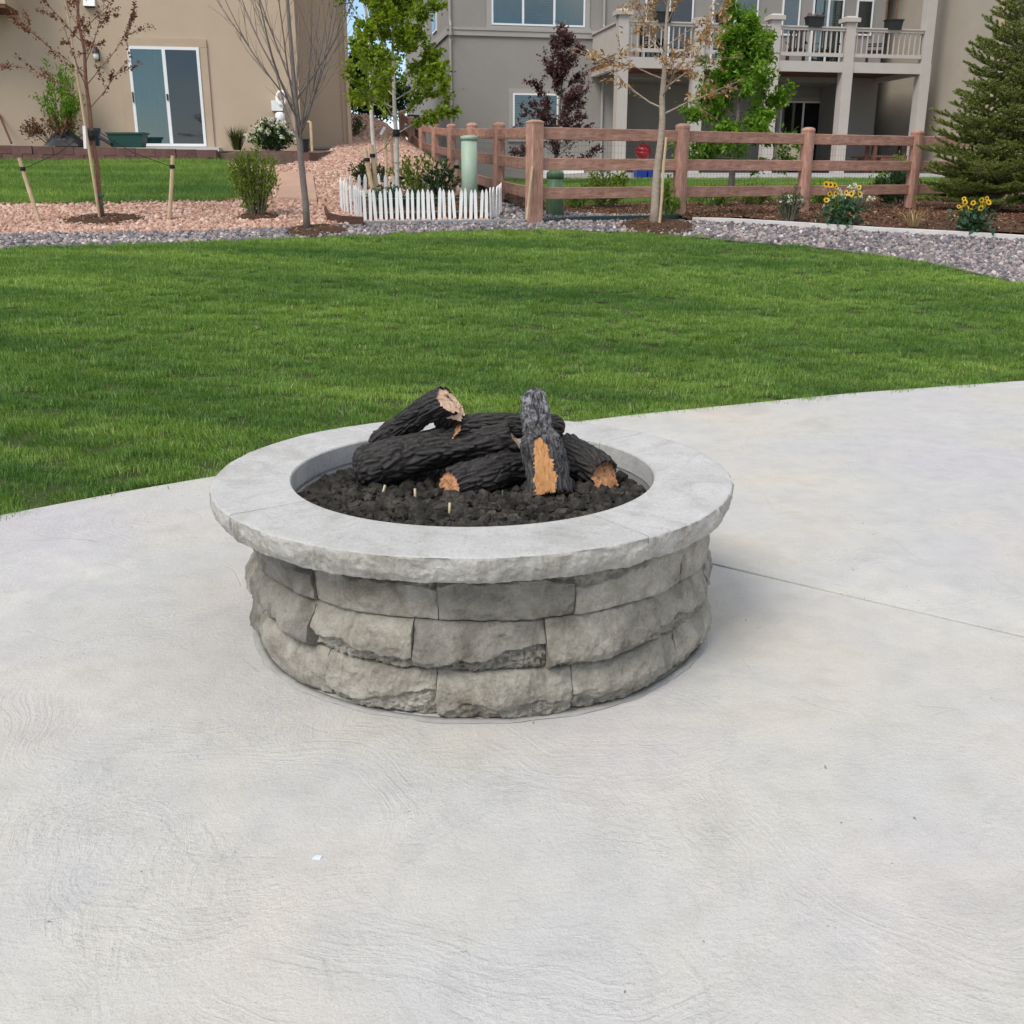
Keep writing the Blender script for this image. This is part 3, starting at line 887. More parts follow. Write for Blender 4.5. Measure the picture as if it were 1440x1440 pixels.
# cap stones
cj = [-54.5, 36.4, 131.0, 216.0, 305.5]
for k in range(4):
    a0, a1 = cj[k] + 0.13, cj[k + 1] - 0.13
    seed = Vector((k * 4.1, 9.0 - k, k * 2.2))
    rows = [(0.640, 0.463, 0), (0.630, 0.470, 0), (0.628, 0.540, 0), (0.632, ZC, 0)]
    for q in range(10): rows.append((lerp(0.645, 0.866, q / 9), ZC, 0.35))
    rows += [(0.878, ZC - 0.0005, 0.5), (0.8865, ZC - 0.002, 1), (0.8895, ZC - 0.005, 1)]
    for q in range(16):
        v = (q + 1) / 16
        rows.append((0.891 - 0.018 * v ** 3, ZC - 0.005 - 0.077 * v, 1))
    rows += [(0.845, 0.4600, 0.4), (0.78, 0.463, 0)]
    nr = len(rows)
    def cdisp(p, a, u, v, seed=seed):
        if v < 14.5 / nr:
            ck = noise.noise(p * 2.2 + seed)
            crack = -0.0028 * max(0, 1 - abs(ck + 0.08) / 0.010) 
            return 0, (fbm(p * 5 + seed, 3) * 0.0011 + crack * 1.0 + fbm(p * 40, 2) * 0.0004) / 0.35
        w_ = 0.35 if v < 16.5 / nr else 1.0
        fac = abs(noise.noise(p * 7 + seed)) * 0.018
        return w_ * (-fac + fbm(p * 11 + seed, 3) * 0.006 + (ridged(p * 24 + seed, 3) - 0.9) * 0.0045 + fbm(p * 60, 3) * 0.0034 + 0.004), fbm(p * 12 + seed, 2) * 0.0012
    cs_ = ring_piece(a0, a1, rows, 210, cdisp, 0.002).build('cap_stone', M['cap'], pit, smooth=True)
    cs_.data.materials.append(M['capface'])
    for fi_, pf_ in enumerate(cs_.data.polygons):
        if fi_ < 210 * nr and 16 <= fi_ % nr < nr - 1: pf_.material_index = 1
    cs_.data.set_sharp_from_angle(angle=R(32))
# liner inside the bowl
ring_piece(0, 360, [(0.6345, 0.25, 0), (0.6345, 0.468, 0), (0.639, 0.468, 0), (0.639, 0.25, 0)], 96, None).build('liner', M['liner'], pit, smooth=False)
MB().lathe((CX, CY, 0.24), [(0.64, 0.0), (0.64, 0.02)], 48).build('bowl_floor', M['mortar'], pit)

# lava rock: the ones that show are things, the hidden fill below is one mass
random.seed(5)
lava_me = []
for i in range(9):
    me = rock_mesh('lava', 31 + i, 3, 0.46, 1.5, 0.88).mesh('lava_rock', False)
    me.materials.append(M['lava'])
    lava_me.append(me)
pts = []
tries = 0
while tries < 60000 and len(pts) < 700:
    tries += 1
    r_, a = 0.60 * math.sqrt(random.random()), U(0, 2 * PI)
    x, y = r_ * math.cos(a), r_ * math.sin(a)
    rad = random.choice((0.019, 0.024, 0.029, 0.035))
    if r_ + rad > 0.625: continue
    if all((x - p[0]) ** 2 + (y - p[1]) ** 2 > (0.74 * (rad + p[2])) ** 2 for p in pts): pts.append((x, y, rad))
def hidden(x, y): return (abs(x - 0.02) < 0.30 and -0.10 < y < 0.30)
vis = sorted([p for p in pts if not hidden(p[0], p[1])], key=lambda p: p[1])
show = vis[:292]
rest = [p for p in pts if p not in show]
for (x, y, rad) in show:
    z = 0.458 + 0.020 * (1 - (math.hypot(x, y) / 0.62) ** 2) + U(-0.008, 0.014) + 0.012 * noise.noise(Vector((x * 6, y * 6, 0)))
    mw = Matrix.Translation((CX + x, CY + y, z)) @ Matrix.Rotation(U(0, 6.28), 4, 'Z') @ Matrix.Rotation(U(-1, 1), 4, 'X') @ Matrix.Scale(rad, 4)
    o = link('lava_rock', random.choice(lava_me), None, None, None, mw)
    tag(o, 'one of the small rough black lava rocks filling the fire pit bowl', 'lava rock', 'black lava rocks in the fire pit bowl')
bed = MB()
v_, f_ = ico(1)
for (x, y, rad) in rest:
    z = 0.446 + 0.022 * (1 - (math.hypot(x, y) / 0.62) ** 2)
    bed.add([Vector((CX + x, CY + y, z)) + p * rad * (1 + 0.3 * noise.noise(p * 1.5 + Vector((x * 40, y * 40, 0)))) for p in v_], f_)
for _ in range(620):
    r_, a = 0.605 * math.sqrt(random.random()), U(0, 2 * PI)
    x, y, rad = r_ * math.cos(a), r_ * math.sin(a), U(0.018, 0.026)
    bed.add([Vector((CX + x, CY + y, 0.388 + U(-0.01, 0.01))) + p * rad * (1 + 0.3 * noise.noise(p * 1.5 + Vector((x * 40, y * 40, 0)))) for p in v_], f_)
tag(bed.build('lava_rock_fill', M['lava']), 'lower layer of black lava rock under the logs', 'lava rock', kind='stuff')

# ------------------------------------------------------------------ logs
def log_piece(name, p0, p1, r0, r1, label, seed, mat='char', ends=('cut', 'cut'), bend=0.012, slant=(0, 0), nl=150, nr=96, gnarl=0.13, prof=None, carve=None):
    p0, p1 = Vector(p0), Vector(p1)
    ax = (p1 - p0)
    L = ax.length
    ax.normalize()
    sd = ax.cross(Vector((0, 0, 1))).normalized()
    up = sd.cross(ax).normalized()
    root = thing(name, tuple(p0), label, 'log')
    m = MB()
    so = Vector((seed * 3.3, seed * 1.9, seed * 5.7))
    ringsv = []
    masked = set()
    if carve:
        nf = (carve[0] - ax * carve[0].dot(ax)).normalized()
        tn = math.atan2(nf.dot(up), nf.dot(sd))
    for i in range(nl + 1):
        u = i / nl
        c = p0 + ax * (L * u) + up * (bend * math.sin(PI * u)) + sd * (bend * 0.8 * math.sin(2.2 * PI * u + seed))
        rr = prof(u) if prof else lerp(r0, r1, u)
        if ends[0] == 'char': rr *= math.sqrt(max(0.02, 1 - max(0, 1 - u / 0.10) ** 2 * 0.75))
        if ends[1] == 'char': rr *= math.sqrt(max(0.02, 1 - max(0, 1 - (1 - u) / 0.08) ** 2 * 0.7))
        ring = []
        for k in range(nr):
            t = 2 * PI * k / nr
            q = Vector((math.cos(t) * rr * 62, math.sin(t) * rr * 62, u * L * 12)) + so
            dd, _p = noise.voronoi(Vector((q.x * 0.85, q.y * 0.85, q.z)) + Vector((noise.noise(q * 0.7), noise.noise(q * 0.7 + so), noise.noise(q * 0.6))) * 0.8)
            plate = min(1.0, (dd[1] - dd[0]) * 2.6)
            lo = noise.noise(Vector((math.cos(t) * 1.3, math.sin(t) * 1.3, u * L * 7)) + so)
            fi = noise.noise(q * 2.4) * 0.5 + noise.noise(q * 5.1) * 0.25
            r_ = rr * (1 + gnarl * lo) + 0.0125 * (min(plate, .8) - 0.55) + 0.0050 * fi
            if carve:
                dt = (t - tn + PI) % (2 * PI) - PI
                wdt_ = carve[2] * (1 - 0.55 * (u / carve[1]) ** 2) * (1 + 0.22 * noise.noise(Vector((u * 16, 0.3, seed)))) + 0.10 * noise.noise(Vector((u * 45, dt * 2, seed)))
                if u < carve[1] * (1 + 0.12 * noise.noise(Vector((dt * 6, 1, seed)))) and abs(dt) < wdt_:
                    gr = noise.noise(Vector((dt * 16, u * 5, seed))) * 0.005 + noise.noise(Vector((dt * 38, u * 9, seed))) * 0.0028
                    r_ = min(rr * 1.02, rr * 0.90 / math.cos(dt)) - 0.004 + gr
                    masked.add((i, k))
            sl = lerp(slant[0], slant[1], u) * math.sin(t)
            ring.append(c + (sd * math.cos(t) + up * math.sin(t)) * r_ + ax * (sl * rr * (1 if u in (0, 1) else 0.0)))
        ringsv.append(ring)
    for ring in ringsv: m.v.extend([tuple(q) for q in ring])
    sf = []
    for i in range(nl):
        for k in range(nr):
            a, b = i * nr + k, i * nr + (k + 1) % nr
            if masked and all(q in masked for q in ((i, k), (i, (k + 1) % nr), (i + 1, k), (i + 1, (k + 1) % nr))): sf.append((b, a, a + nr, b + nr))
            else: m.f.append((b, a, a + nr, b + nr))
    m.build('bark', M[mat], root, smooth=True)
    if sf:
        used = sorted({i for f in sf for i in f})
        ix = {o_: n_ for n_, o_ in enumerate(used)}
        sm2 = MB()
        sm2.v = [m.v[i] for i in used]
        sm2.f = [tuple(ix[i] for i in f) for f in sf]
        sm2.build('split_face', M['split'], root, smooth=True)
    for e, ring, s_ in ((ends[0], ringsv[0], -1), (ends[1], ringsv[-1], 1)):
        c = sum((q for q in ring), Vector()) / nr
        cm = MB()
        cm.v.extend([tuple(q) for q in ring])
        nring = 5
        for j in range(1, nring + 1):
            f = 1 - j / (nring + 0.001)
            for k in range(nr):
                q = c.lerp(ring[k], f) + ax * s_ * (0.004 * (1 - f * f) + 0.004 * noise.noise(ring[k].lerp(c, 1 - f) * 60))
                cm.v.append(tuple(q))
        for j in range(nring):
            for k in range(nr):
                a, b = j * nr + k, j * nr + (k + 1) % nr
                cm.f.append((a, b, b + nr, a + nr) if s_ > 0 else (b, a, a + nr, b + nr))
        cm.build('cut_end', M[e], root, smooth=False)
    return root, ax, sd, up
def ZP(px, py, Y): return P(px, py, Y)
# each log: end centres as places in the bowl
def at(px, py, z):           # point above the bowl at height z
    a, b, d = ray(px, py)
    k = (z - CAMZ) / d
    return Vector((a * k, b * k, z))
B0, B1 = at(500, 661, 0.518), P(720, 612, 3.66)
log_piece('log', B0, B1, 0.082, 0.062, 'big charred log lying across the front left of the fire pit, cut end right', 1, ends=('char', 'cutpale'), slant=(0, -0.45))
A0, A1 = P(528, 628, 3.80), P(631, 563, 3.60)
log_piece('log', A0, A1, 0.044, 0.052, 'charred log tilted up behind the big front log, tan sawn end raised at top', 2, ends=('char', 'cutpale'), slant=(0, -0.25))
S0, S1 = P(618, 625, 3.78), P(638, 580, 3.60)
log_piece('log', S0, S1, 0.040, 0.036, 'short dark upright log propping the raised end of the tilted log', 3, ends=('char', 'cutpale'), slant=(0, 0.2))
D0, D1 = P(642, 603, 3.62), P(792, 602, 3.78)
log_piece('log', D0, D1, 0.044, 0.047, 'charred log lying level across the back with an orange cut end', 4, ends=('cut', 'char'), slant=(0.5, 0))
C0, C1 = at(634, 686, 0.505), at(742, 655, 0.530)
log_piece('log', C0, C1, 0.062, 0.066, 'short charred log under the big front log, orange cut end facing the viewer', 5, ends=('cut', 'char'), slant=(0.35, 0))
E0, E1 = at(772, 700, 0.472), P(749, 550, 3.60)
def eprof(u): return lerp(0.080, 0.072, u / 0.5) if u < 0.5 else lerp(0.072, 0.052, sstep(0.5, 0.62, u)) - 0.010 * max(0, (u - 0.62) / 0.38)
rootE, axE, sdE, upE = log_piece('log', E0, E1, 0.085, 0.048, 'ash dusted log standing tilted at the right with a split orange wood face', 6, mat='char_ash', ends=('cut', 'char'), bend=0.006, gnarl=0.12, slant=(0.2, 0.3), prof=eprof, nl=190, nr=130, carve=(Vector((-0.12, -1, 0.15)), 0.52, 0.56))
F0, F1 = at(848, 670, 0.505), at(785, 632, 0.555)
log_piece('log', F0, F1, 0.062, 0.074, 'thick charred log at the right rim with a slanted brown cut end', 7, ends=('cut', 'char'), slant=(0.8, 0))
G0, G1 = at(799, 634, 0.575), at(752, 640, 0.545)
log_piece('log', G0, G1, 0.030, 0.034, 'small charred log tucked behind the standing split log, orange end showing', 8, ends=('cut', 'char'), nl=60)
# burner pins standing out of the rock
pin_root = thing('burner', (CX, CY, 0.40), 'gas burner whose thin brass pins stick up through the lava rock', 'burner')
for (px, py, dx, dz, mt) in ((538, 697, 0.010, 0.03, 'brass'), (584, 703, 0, 0.032, 'brass'), (632, 727, 0.002, 0.04, 'brass'), (679, 717, 0, 0.012, 'brass'), (707, 705, 0, 0.032, 'blackmetal')):
    b0 = at(px, py, 0.478)
    MB().tube([b0 - Vector((dx, 0, 0.03)), b0 + Vector((dx, 0, dz + .008))], 0.0045, 8).build('pin', M[mt], pin_root, smooth=True)

# ------------------------------------------------------------------ rail fence
def rot_to(d):
    """local x along d (horizontal-ish), z up"""
    d = d.normalized()
    y = Vector((0, 0, 1)).cross(d).normalized()
    z = d.cross(y)
    return Matrix((d, y, z)).transposed().to_4x4()
def post_mesh(round_top):
    m = MB()
    w = 0.083
    prof = [(w * 1.0, 0), (w, 1.135), (w * 1.05, 1.14), (w * 1.05, 1.165), (w * 0.85, 1.185), (w * 0.45, 1.197)] if round_top else [(w, 0), (w, 1.15), (w * 1.06, 1.153), (w * 1.06, 1.168), (w * 0.55, 1.19)]
    n = 12 if round_top else 4
    rings = []
    for r_, z in prof:
        ring = []
        if round_top:
            for k in range(16):
                t = 2 * PI * (k + 0.5) / 16
                # rounded square
                c, s = math.cos(t), math.sin(t)
                q = 1 / max(abs(c), abs(s))
                ring.append((r_ * c * lerp(1.05, q, 0.45), r_ * s * lerp(1.05, q, 0.45), z))
        else:
            e = 0.012
            a = r_
            for x, y in ((-a, -a + e), (-a + e, -a), (a - e, -a), (a, -a + e), (a, a - e), (a - e, a), (-a + e, a), (-a, a - e)): ring.append((x, y, z))
        rings.append(ring)
    nn = len(rings[0])
    for r_ in rings: m.v.extend(r_)
    for i in range(len(rings) - 1):
        for k in range(nn):
            a, b = i * nn + k, i * nn + (k + 1) % nn
            m.f.append((a, b, b + nn, a + nn))
    m.f.append(tuple((len(rings) - 1) * nn + k for k in range(nn)))
    me = m.mesh('post')
    me.materials.append(M['fencepost'])
    return me
POST_R, POST_S = post_mesh(True), post_mesh(False)
def rail_mesh(L):
    m = MB()
    nx, h, th = 22, 0.142, 0.020
    for i in range(nx + 1):
        x = L * i / nx
        wv = 0.003 * noise.noise(Vector((x * 2.3, L, 1)))
        for (y, z) in ((-th, -h / 2 + 0.006), (-th + 0.006, -h / 2), (th - 0.006, -h / 2), (th, -h / 2 + 0.006), (th, h / 2 - 0.006), (th - 0.006, h / 2), (-th + 0.006, h / 2), (-th, h / 2 - 0.006)):
            m.v.append((x, y, z + wv))
    for i in range(nx):
        for k in range(8):
            a, b = i * 8 + k, i * 8 + (k + 1) % 8
            m.f.append((a, a + 8, b + 8, b))
    m.f.append(tuple(range(8)))
    m.f.append(tuple(nx * 8 + k for k in reversed(range(8))))
    me = m.mesh('rail')
    me.materials.append(M['fence'])
    return me
def rail_fence(label, p0, step, n, zs, group):
    root = thing('rail_fence', (p0.x, p0.y, zs[0]), label, 'fence')
    ang = math.atan2(step.y, step.x)
    posts = [p0 + step * i for i in range(n)]
    for i, p in enumerate(posts):
        if group and i == 0: continue
        mw = Matrix.Translation((p.x, p.y, zs[i] - 0.02)) @ Matrix.Rotation(ang + U(-0.03, 0.03), 4, 'Z') @ Matrix.Rotation(U(-0.012, 0.012), 4, 'X')
        link('post', POST_S if i == 0 else POST_R, None, root, None, mw)
    for i in range(n - 1):
        a, b = posts[i], posts[i + 1]
        za, zb = zs[i], zs[i + 1]
        for h in (1.02, 0.665, 0.325):
            d = Vector((b.x - a.x, b.y - a.y, zb - za))
            side = Vector((d.y, -d.x, 0)).normalized() * 0.0
            st = Vector((a.x, a.y, za + h)) + d.normalized() * 0.055 + side
            mw = Matrix.Translation(st) @ rot_to(d)
            link('rail', rail_mesh(d.length - 0.11), None, root, None, mw)
        wm = MB()
        d = Vector((b.x - a.x, b.y - a.y, zb - za))
        n_ = Vector((-d.y, d.x, 0)).normalized() * 0.03
        q = 0.0
        k = 0
        while k * 0.055 < d.length - 0.1:
            s0 = Vector((a.x, a.y, za)) + d.normalized() * (0.05 + k * 0.055) + n_
            wm.tube([s0 + Vector((0, 0, 0.02)), s0 + Vector((0, 0, 0.98))], 0.0011, 3, False)
            k += 1
        for j in range(12):
            s0 = Vector((a.x, a.y, za + 0.04 + j * 0.085)) + n_
            wm.tube([s0, s0 + d], 0.0011, 3, False)
        wm.build('wire_mesh', M['wire'], root, kind='stuff')
    return root
zr = [1.075, 1.085, 1.095, 1.11, 1.13, 1.15]
rail_fence('brown three rail fence running from the corner post to the spruce', FC, FR, 6, zr, False)
zl = [1.075, 1.17, 1.29, 1.40, 1.54, 1.70, 1.95, 2.25]
rail_fence('brown three rail fence running away uphill between the houses', FC, FLn, 8, zl, True)
# rails in the photograph slot through the posts: thin wooden stake leaning on the corner post
st0, st1 = P(740.5, 309, 13.13), P(749, 233, 13.16)
tag(MB().tube([st0, st0.lerp(st1, 0.5), st1], [0.016, 0.015, 0.014], 6).build('stake', M['stake']), 'thin pale stake leaning against the square fence corner post', 'stake')

# ------------------------------------------------------------------ edgings
def strip_wall(pts, h, th, zoff=0.0, fn=T):
    m = MB()
    n = len(pts)
    for i, p in enumerate(pts):
        a, b = Vector(pts[max(i - 1, 0)][:2]), Vector(pts[min(i + 1, n - 1)][:2])
        d = (b - a).normalized()
        q = Vector((-d.y, d.x)) * th / 2
        z = fn(p[0], p[1]) + zoff
        for s_, zz in ((-1, -0.08), (-1, h - 0.006), (-0.6, h), (0.6, h), (1, h - 0.006), (1, -0.08)):
            m.v.append((p[0] + q.x * s_, p[1] + q.y * s_, z + zz))
    for i in range(n - 1):
        for k in range(6):
            a, b = i * 6 + k, i * 6 + (k + 1) % 6
            m.f.append((a, a + 6, b + 6, b))
    m.f.append(tuple(range(6)))
    m.f.append(tuple((n - 1) * 6 + k for k in reversed(range(6))))
    return m
def dens(pts, n=30):
    out = []
    L = [0]
    for i in range(1, len(pts)): L.append(L[-1] + math.dist(pts[i], pts[i - 1]))
    for k in range(n + 1):
        x = L[-1] * k / n
        i = 0
        while i < len(pts) - 2 and x > L[i + 1]: i += 1
        t = (x - L[i]) / max(1e-6, L[i + 1] - L[i])
        out.append((lerp(pts[i][0], pts[i + 1][0], t), lerp(pts[i][1], pts[i + 1][1], t)))
    return out
tag(strip_wall(dens(gpx(curb_px), 50), 0.06, 0.11).build('curb', M['curb']), 'pale concrete curb between mulch bed and right gravel strip', 'curb')
te = [fxy(0.03, -0.12), fxy(0.5, -0.13), fxy(1.02, -0.12), fxy(1.3, -0.02)]
tag(strip_wall(dens(te, 20), 0.06, 0.02, 0.0).build('edging', M['edgeteal']), 'dark green plastic edging along the foot of the rail fence', 'edging')
ge = gpx([(512, 317), (600, 315.5), (700, 314.5), (738, 314)])
gE = thing('edging', (*ge[0], T(*ge[0])), 'grey block edging below the white picket fence', 'edging')
for i in range(3):
    a, b = Vector(ge[i]), Vector(ge[i + 1])
    e = (b - a).normalized() * 0.004
    strip_wall(dens([tuple(a + e), tuple(b - e)], 6), 0.05, 0.06).build('edging_piece', M['edgegrey'], gE)
be = [(p.x, p.y) for p in (GT(458, 302), GT(462, 312), GT(480, 317), GT(511, 318.5))]
be2 = dens(be, 16)
tag(strip_wall(be2, 0.115, 0.03).build('edging', M['edgebrown']), 'curved brown edging piece at the left of the white picket fence', 'edging')

# ------------------------------------------------------------------ picket fence round the little bed
pk = MB()
w, t_, h = 0.020, 0.007, 0.40
pk.v = [(-w, -t_, 0), (w, -t_, 0), (w, t_, 0), (-w, t_, 0), (-w, -t_, h - .05), (w, -t_, h - .05), (w, t_, h - .05), (-w, t_, h - .05), (-w * .25, -t_, h), (w * .25, -t_, h), (w * .25, t_, h), (-w * .25, t_, h)]
pk.f = [(3, 2, 1, 0), (0, 1, 5, 4), (1, 2, 6, 5), (2, 3, 7, 6), (3, 0, 4, 7), (4, 5, 9, 8), (5, 6, 10, 9), (6, 7, 11, 10), (7, 4, 8, 11), (8, 9, 10, 11)]
PK = pk.mesh('picket')
PK.materials.append(M['white'])
fr0, fr1 = Vector(GT(514, 313)[:2]), Vector(GT(684, 310.5)[:2])
path = []
lside = [Vector(p) for p in ((-2.00, 13.75), (-2.12, 13.95), (-2.22, 14.15), (-2.28, 14.4), (-2.30, 14.65))]
rside = [fr1 + Vector((0.06, 0.06)), fr1 + Vector((0.12, 0.18)), fr1 + Vector((0.16, 0.34)), fr1 + Vector((0.18, 0.5))]
back = [Vector((-2.28, 14.85)), Vector((-2.0, 15.05)), Vector((-1.6, 15.15)), Vector((-1.2, 15.15)), Vector((-0.95, 15.1))]
pf = thing('picket_fence', (fr0.x, fr0.y, T(*fr0)), 'low white picket fence ringing the small planted bed', 'fence')
def pickets(pts, n, hs=1.0):
    pp = [Vector(p) for p in dens([tuple(p) for p in pts], n)]
    for i, p in enumerate(pp):
        d = pp[min(i + 1, n)] - pp[max(i - 1, 0)]
        a = math.atan2(d.y, d.x)
        mw = Matrix.Translation((p.x, p.y, T(p.x, p.y) - 0.01)) @ Matrix.Rotation(a + U(-0.12, 0.12), 4, 'Z') @ Matrix.Rotation(U(-0.07, 0.07), 4, 'Y') @ Matrix.Diagonal((U(0.88, 1.1), 1, hs * U(0.95, 1.04), 1))
        link('picket', PK, None, pf, None, mw)
    wm = MB()
    for hz in (0.12, 0.28):
        wm.tube([Vector((p.x, p.y, T(p.x, p.y) + hz)) for p in pp], 0.002, 4)
    wm.build('wire', M['utility'], pf)
pickets([fr0, fr1], 23)
pickets([fr0 + Vector((-0.06, 0.06))] + lside, 11)
pickets(rside, 6)
pickets(back, 14, 0.95)
# bed soil inside
bm_ = loft([tuple(fr0 + Vector((0, 0.03))), tuple(fr1 + Vector((0, 0.03)))], [(-2.2, 15.1), (-0.6, 15.2)], 12, 10, 0.075).build('mulch', M['mulchbed'])
tag(bm_, 'dark soil and mulch inside the white picket fence', 'mulch', kind='stuff')
scatter(bm_, mulch_chips, 260, 0.018, 0.035, 15, 0.6)

# ------------------------------------------------------------------ utility posts
p = GT(662, 296); p.y = 14.25; p.x = (660.5 - 720) / FPX * 14.25 / 1.045
zb, zt = T(p.x, p.y) - 0.03, P(660, 191, 14.25).z
up_ = thing('utility_post', (p.x, p.y, zb), 'pale green round utility post rising behind the white pickets', 'utility post')
MB().lathe((p.x, p.y, zb), [(0.104, 0), (0.104, zt - zb - 0.05)], 28).build('body', M['utility'], up_, smooth=False)
MB().lathe((p.x, p.y, zt - 0.055), [(0.112, 0), (0.112, 0.045), (0.106, 0.052), (0.07, 0.058)], 28).build('cap', M['utility'], up_)
for o in up_.children: o.data.shade_smooth()
p = P(780, 309, 14.05)
u2 = thing('utility_pedestal', (p.x, p.y, p.z - 0.05), 'short green utility pedestal behind the rail fence by the corner post', 'utility post')
zt2 = P(780, 245, 14.05).z
MB().lathe((p.x, p.y, p.z - 0.05), [(0.125, 0), (0.112, 0.3), (0.106, zt2 - p.z)], 20).build('body', M['utility2'], u2, smooth=True)
MB().lathe((p.x, p.y, zt2 - 0.052), [(0.113, 0), (0.113, 0.06), (0.10, 0.085), (0.06, 0.10)], 20).build('cap', M['utility2'], u2, smooth=True)

# ------------------------------------------------------------------ houses
class Frame:
    def __init__(self, O, ang):
        self.O = Vector(O)
        self.e1 = Vector((math.cos(ang), math.sin(ang)))
        self.e2 = Vector((-math.sin(ang), math.cos(ang)))
        self.rot = Matrix.Rotation(ang, 3, 'Z')
    def pt(self, s_, t, z):
        q = self.O + self.e1 * s_ + self.e2 * t
        return Vector((q.x, q.y, z))
    def px(self, px, py, t):
        a, b, d = ray(px, py)
        k = (t + self.O.dot(self.e2)) / Vector((a, b)).dot(self.e2)
        q = Vector((a * k, b * k)) - self.O
        return q.dot(self.e1), CAMZ + d * k
    def box(self, m, s0, s1, t0, t1, z0, z1):
        m.box(self.pt((s0 + s1) / 2, (t0 + t1) / 2, (z0 + z1) / 2), (abs(s1 - s0), abs(t1 - t0), abs(z1 - z0)), self.rot)
        return m
    def b(self, name, mat, par, *a): return self.box(MB(), *a).build(name, M[mat], par)
    def window(self, par, s0, s1, z0, z1, t, trim, trimw=0.12, cols=2, slider=False, back='curtain', glass='glass', name='window', blind=None):
        W = thing_part = None
        tw = trimw
        fr = MB()
        f = 0.055
        self.box(fr, s0, s1, t - 0.05, t, z0, z0 + f)
        self.box(fr, s0, s1, t - 0.05, t, z1 - f, z1)
        self.box(fr, s0, s0 + f, t - 0.05, t, z0 + f, z1 - f)
        self.box(fr, s1 - f, s1, t - 0.05, t, z0 + f, z1 - f)
        for k in range(1, cols):
            x = lerp(s0, s1, k / cols)
            self.box(fr, x - f * 0.6, x + f * 0.6, t - 0.052, t, z0 + f, z1 - f)
        win = fr.build(name, M['vinyl'], par)
        if trim:
            tm = MB()
            self.box(tm, s0 - tw, s1 + tw, t - 0.035, t, z1 + 0.002, z1 + tw)
            self.box(tm, s0 - tw, s0 - 0.002, t - 0.033, t, z0 - 0.02, z1)
            self.box(tm, s1 + 0.002, s1 + tw, t - 0.033, t, z0 - 0.02, z1)
            if not slider: self.box(tm, s0 - tw * 1.2, s1 + tw * 1.2, t - 0.06, t, z0 - tw, z0 - 0.021)
            tm.build('trim', M[trim], win)
        for k in range(cols):
            a, b = lerp(s0, s1, k / cols) + f * 0.5, lerp(s0, s1, (k + 1) / cols) - f * 0.5
            bk = back[k] if isinstance(back, (list, tuple)) else back
            cm = MB()
            if bk == 'curtain':
                nn = 26
                for i in range(nn + 1):
                    x = lerp(a, b, i / nn)
                    dt = 0.012 + 0.006 * math.sin(i * 1.35 + k) + 0.003 * math.sin(i * 3.1)
                    q0, q1 = self.pt(x, t - dt, z0 + f * .5), self.pt(x, t - dt, z1 - f * .5)
                    cm.v += [tuple(q0), tuple(q1)]
                for i in range(nn): cm.f.append((2 * i, 2 * i + 2, 2 * i + 3, 2 * i + 1))
                cm.build('curtain', M['curtain'], win)
            elif bk == 'blind':
                z = z0 + f
                while z < z1 - f:
                    c = self.pt((a + b) / 2, t - 0.014, z)
                    cm.box(c, (b - a, 0.004, 0.036), self.rot @ Matrix.Rotation(0.6, 3, 'X'))
                    z += 0.05
                cm.build('blind', M['curtain'], win, kind='stuff')
                self.b('backing', 'screen', win, a, b, t - 0.006, t - 0.002, z0 + f * .5, z1 - f * .5)
            else:
                self.b('backing', bk, win, a, b, t - 0.016, t - 0.008, z0 + f * .5, z1 - f * .5)
            gm_ = MB()
            q = [self.pt(a, t - 0.030, z0 + f * .6), self.pt(b, t - 0.030, z0 + f * .6), self.pt(b, t - 0.030, z1 - f * .6), self.pt(a, t - 0.030, z1 - f * .6)]
            q2 = [x + Vector((self.e2.x, self.e2.y, 0)) * 0.004 for x in q]
            gm_.hexa([q[0], q[1], q2[1], q2[0], q[3], q[2], q2[2], q2[3]])
            gm_.build('pane', M[glass[k] if isinstance(glass, (list, tuple)) else glass], win)
        return win

# --- beige house
BH = Frame((P(424, 215, 23.6).x, 23.6), R(10))
bz = 2.12
bh = thing('house', tuple(BH.pt(0, 0, bz)), 'beige stucco house with white sliding patio door behind the left lawn', 'house')
sB, _ = BH.px(493, 190, 1.6)
BH.b('wall', 'beige', bh, -14, 0, 0, 12, bz - 0.6, 8.6)
BH.b('wall', 'beige', bh, -0.01, sB, 1.6, 12, bz - 0.6, 8.6)
BH.b('base_board', 'tan', bh, 0.0, sB - 0.18, 1.575, 1.6, bz - 0.5, P(460, 206, 25.2).z)
BH.b('corner_trim', 'beigetrim', bh, sB - 0.16, sB + 0.02, 1.56, 1.72, bz - 0.15, 8.6)
BH.b('corner_trim', 'beigetrim', bh, -0.16, 0.02, -0.03, 0.14, bz - 0.3, 8.6)
dsx, _ = BH.px(491, 190, 1.5)
dp_ = BH.b('downspout', 'beigetrim', bh, dsx - 0.02, dsx + 0.06, 1.47, 1.555, bz - 0.1, 8.5)
BH.b('downspout_foot', 'black', dp_, dsx - 0.03, dsx + 0.07, 1.40, 1.55, bz - 0.25, bz - 0.1)
# roof
rm = MB()
rm.hexa([BH.pt(-14.5, -0.7, 8.6), BH.pt(sB + .6, -0.7, 8.6), BH.pt(sB + .6, 12.6, 8.6), BH.pt(-14.5, 12.6, 8.6), BH.pt(-10, 5, 11.2), BH.pt(-4, 5, 11.2), BH.pt(-4, 7, 11.2), BH.pt(-10, 7, 11.2)])
rm.build('roof', M['roof'], bh)
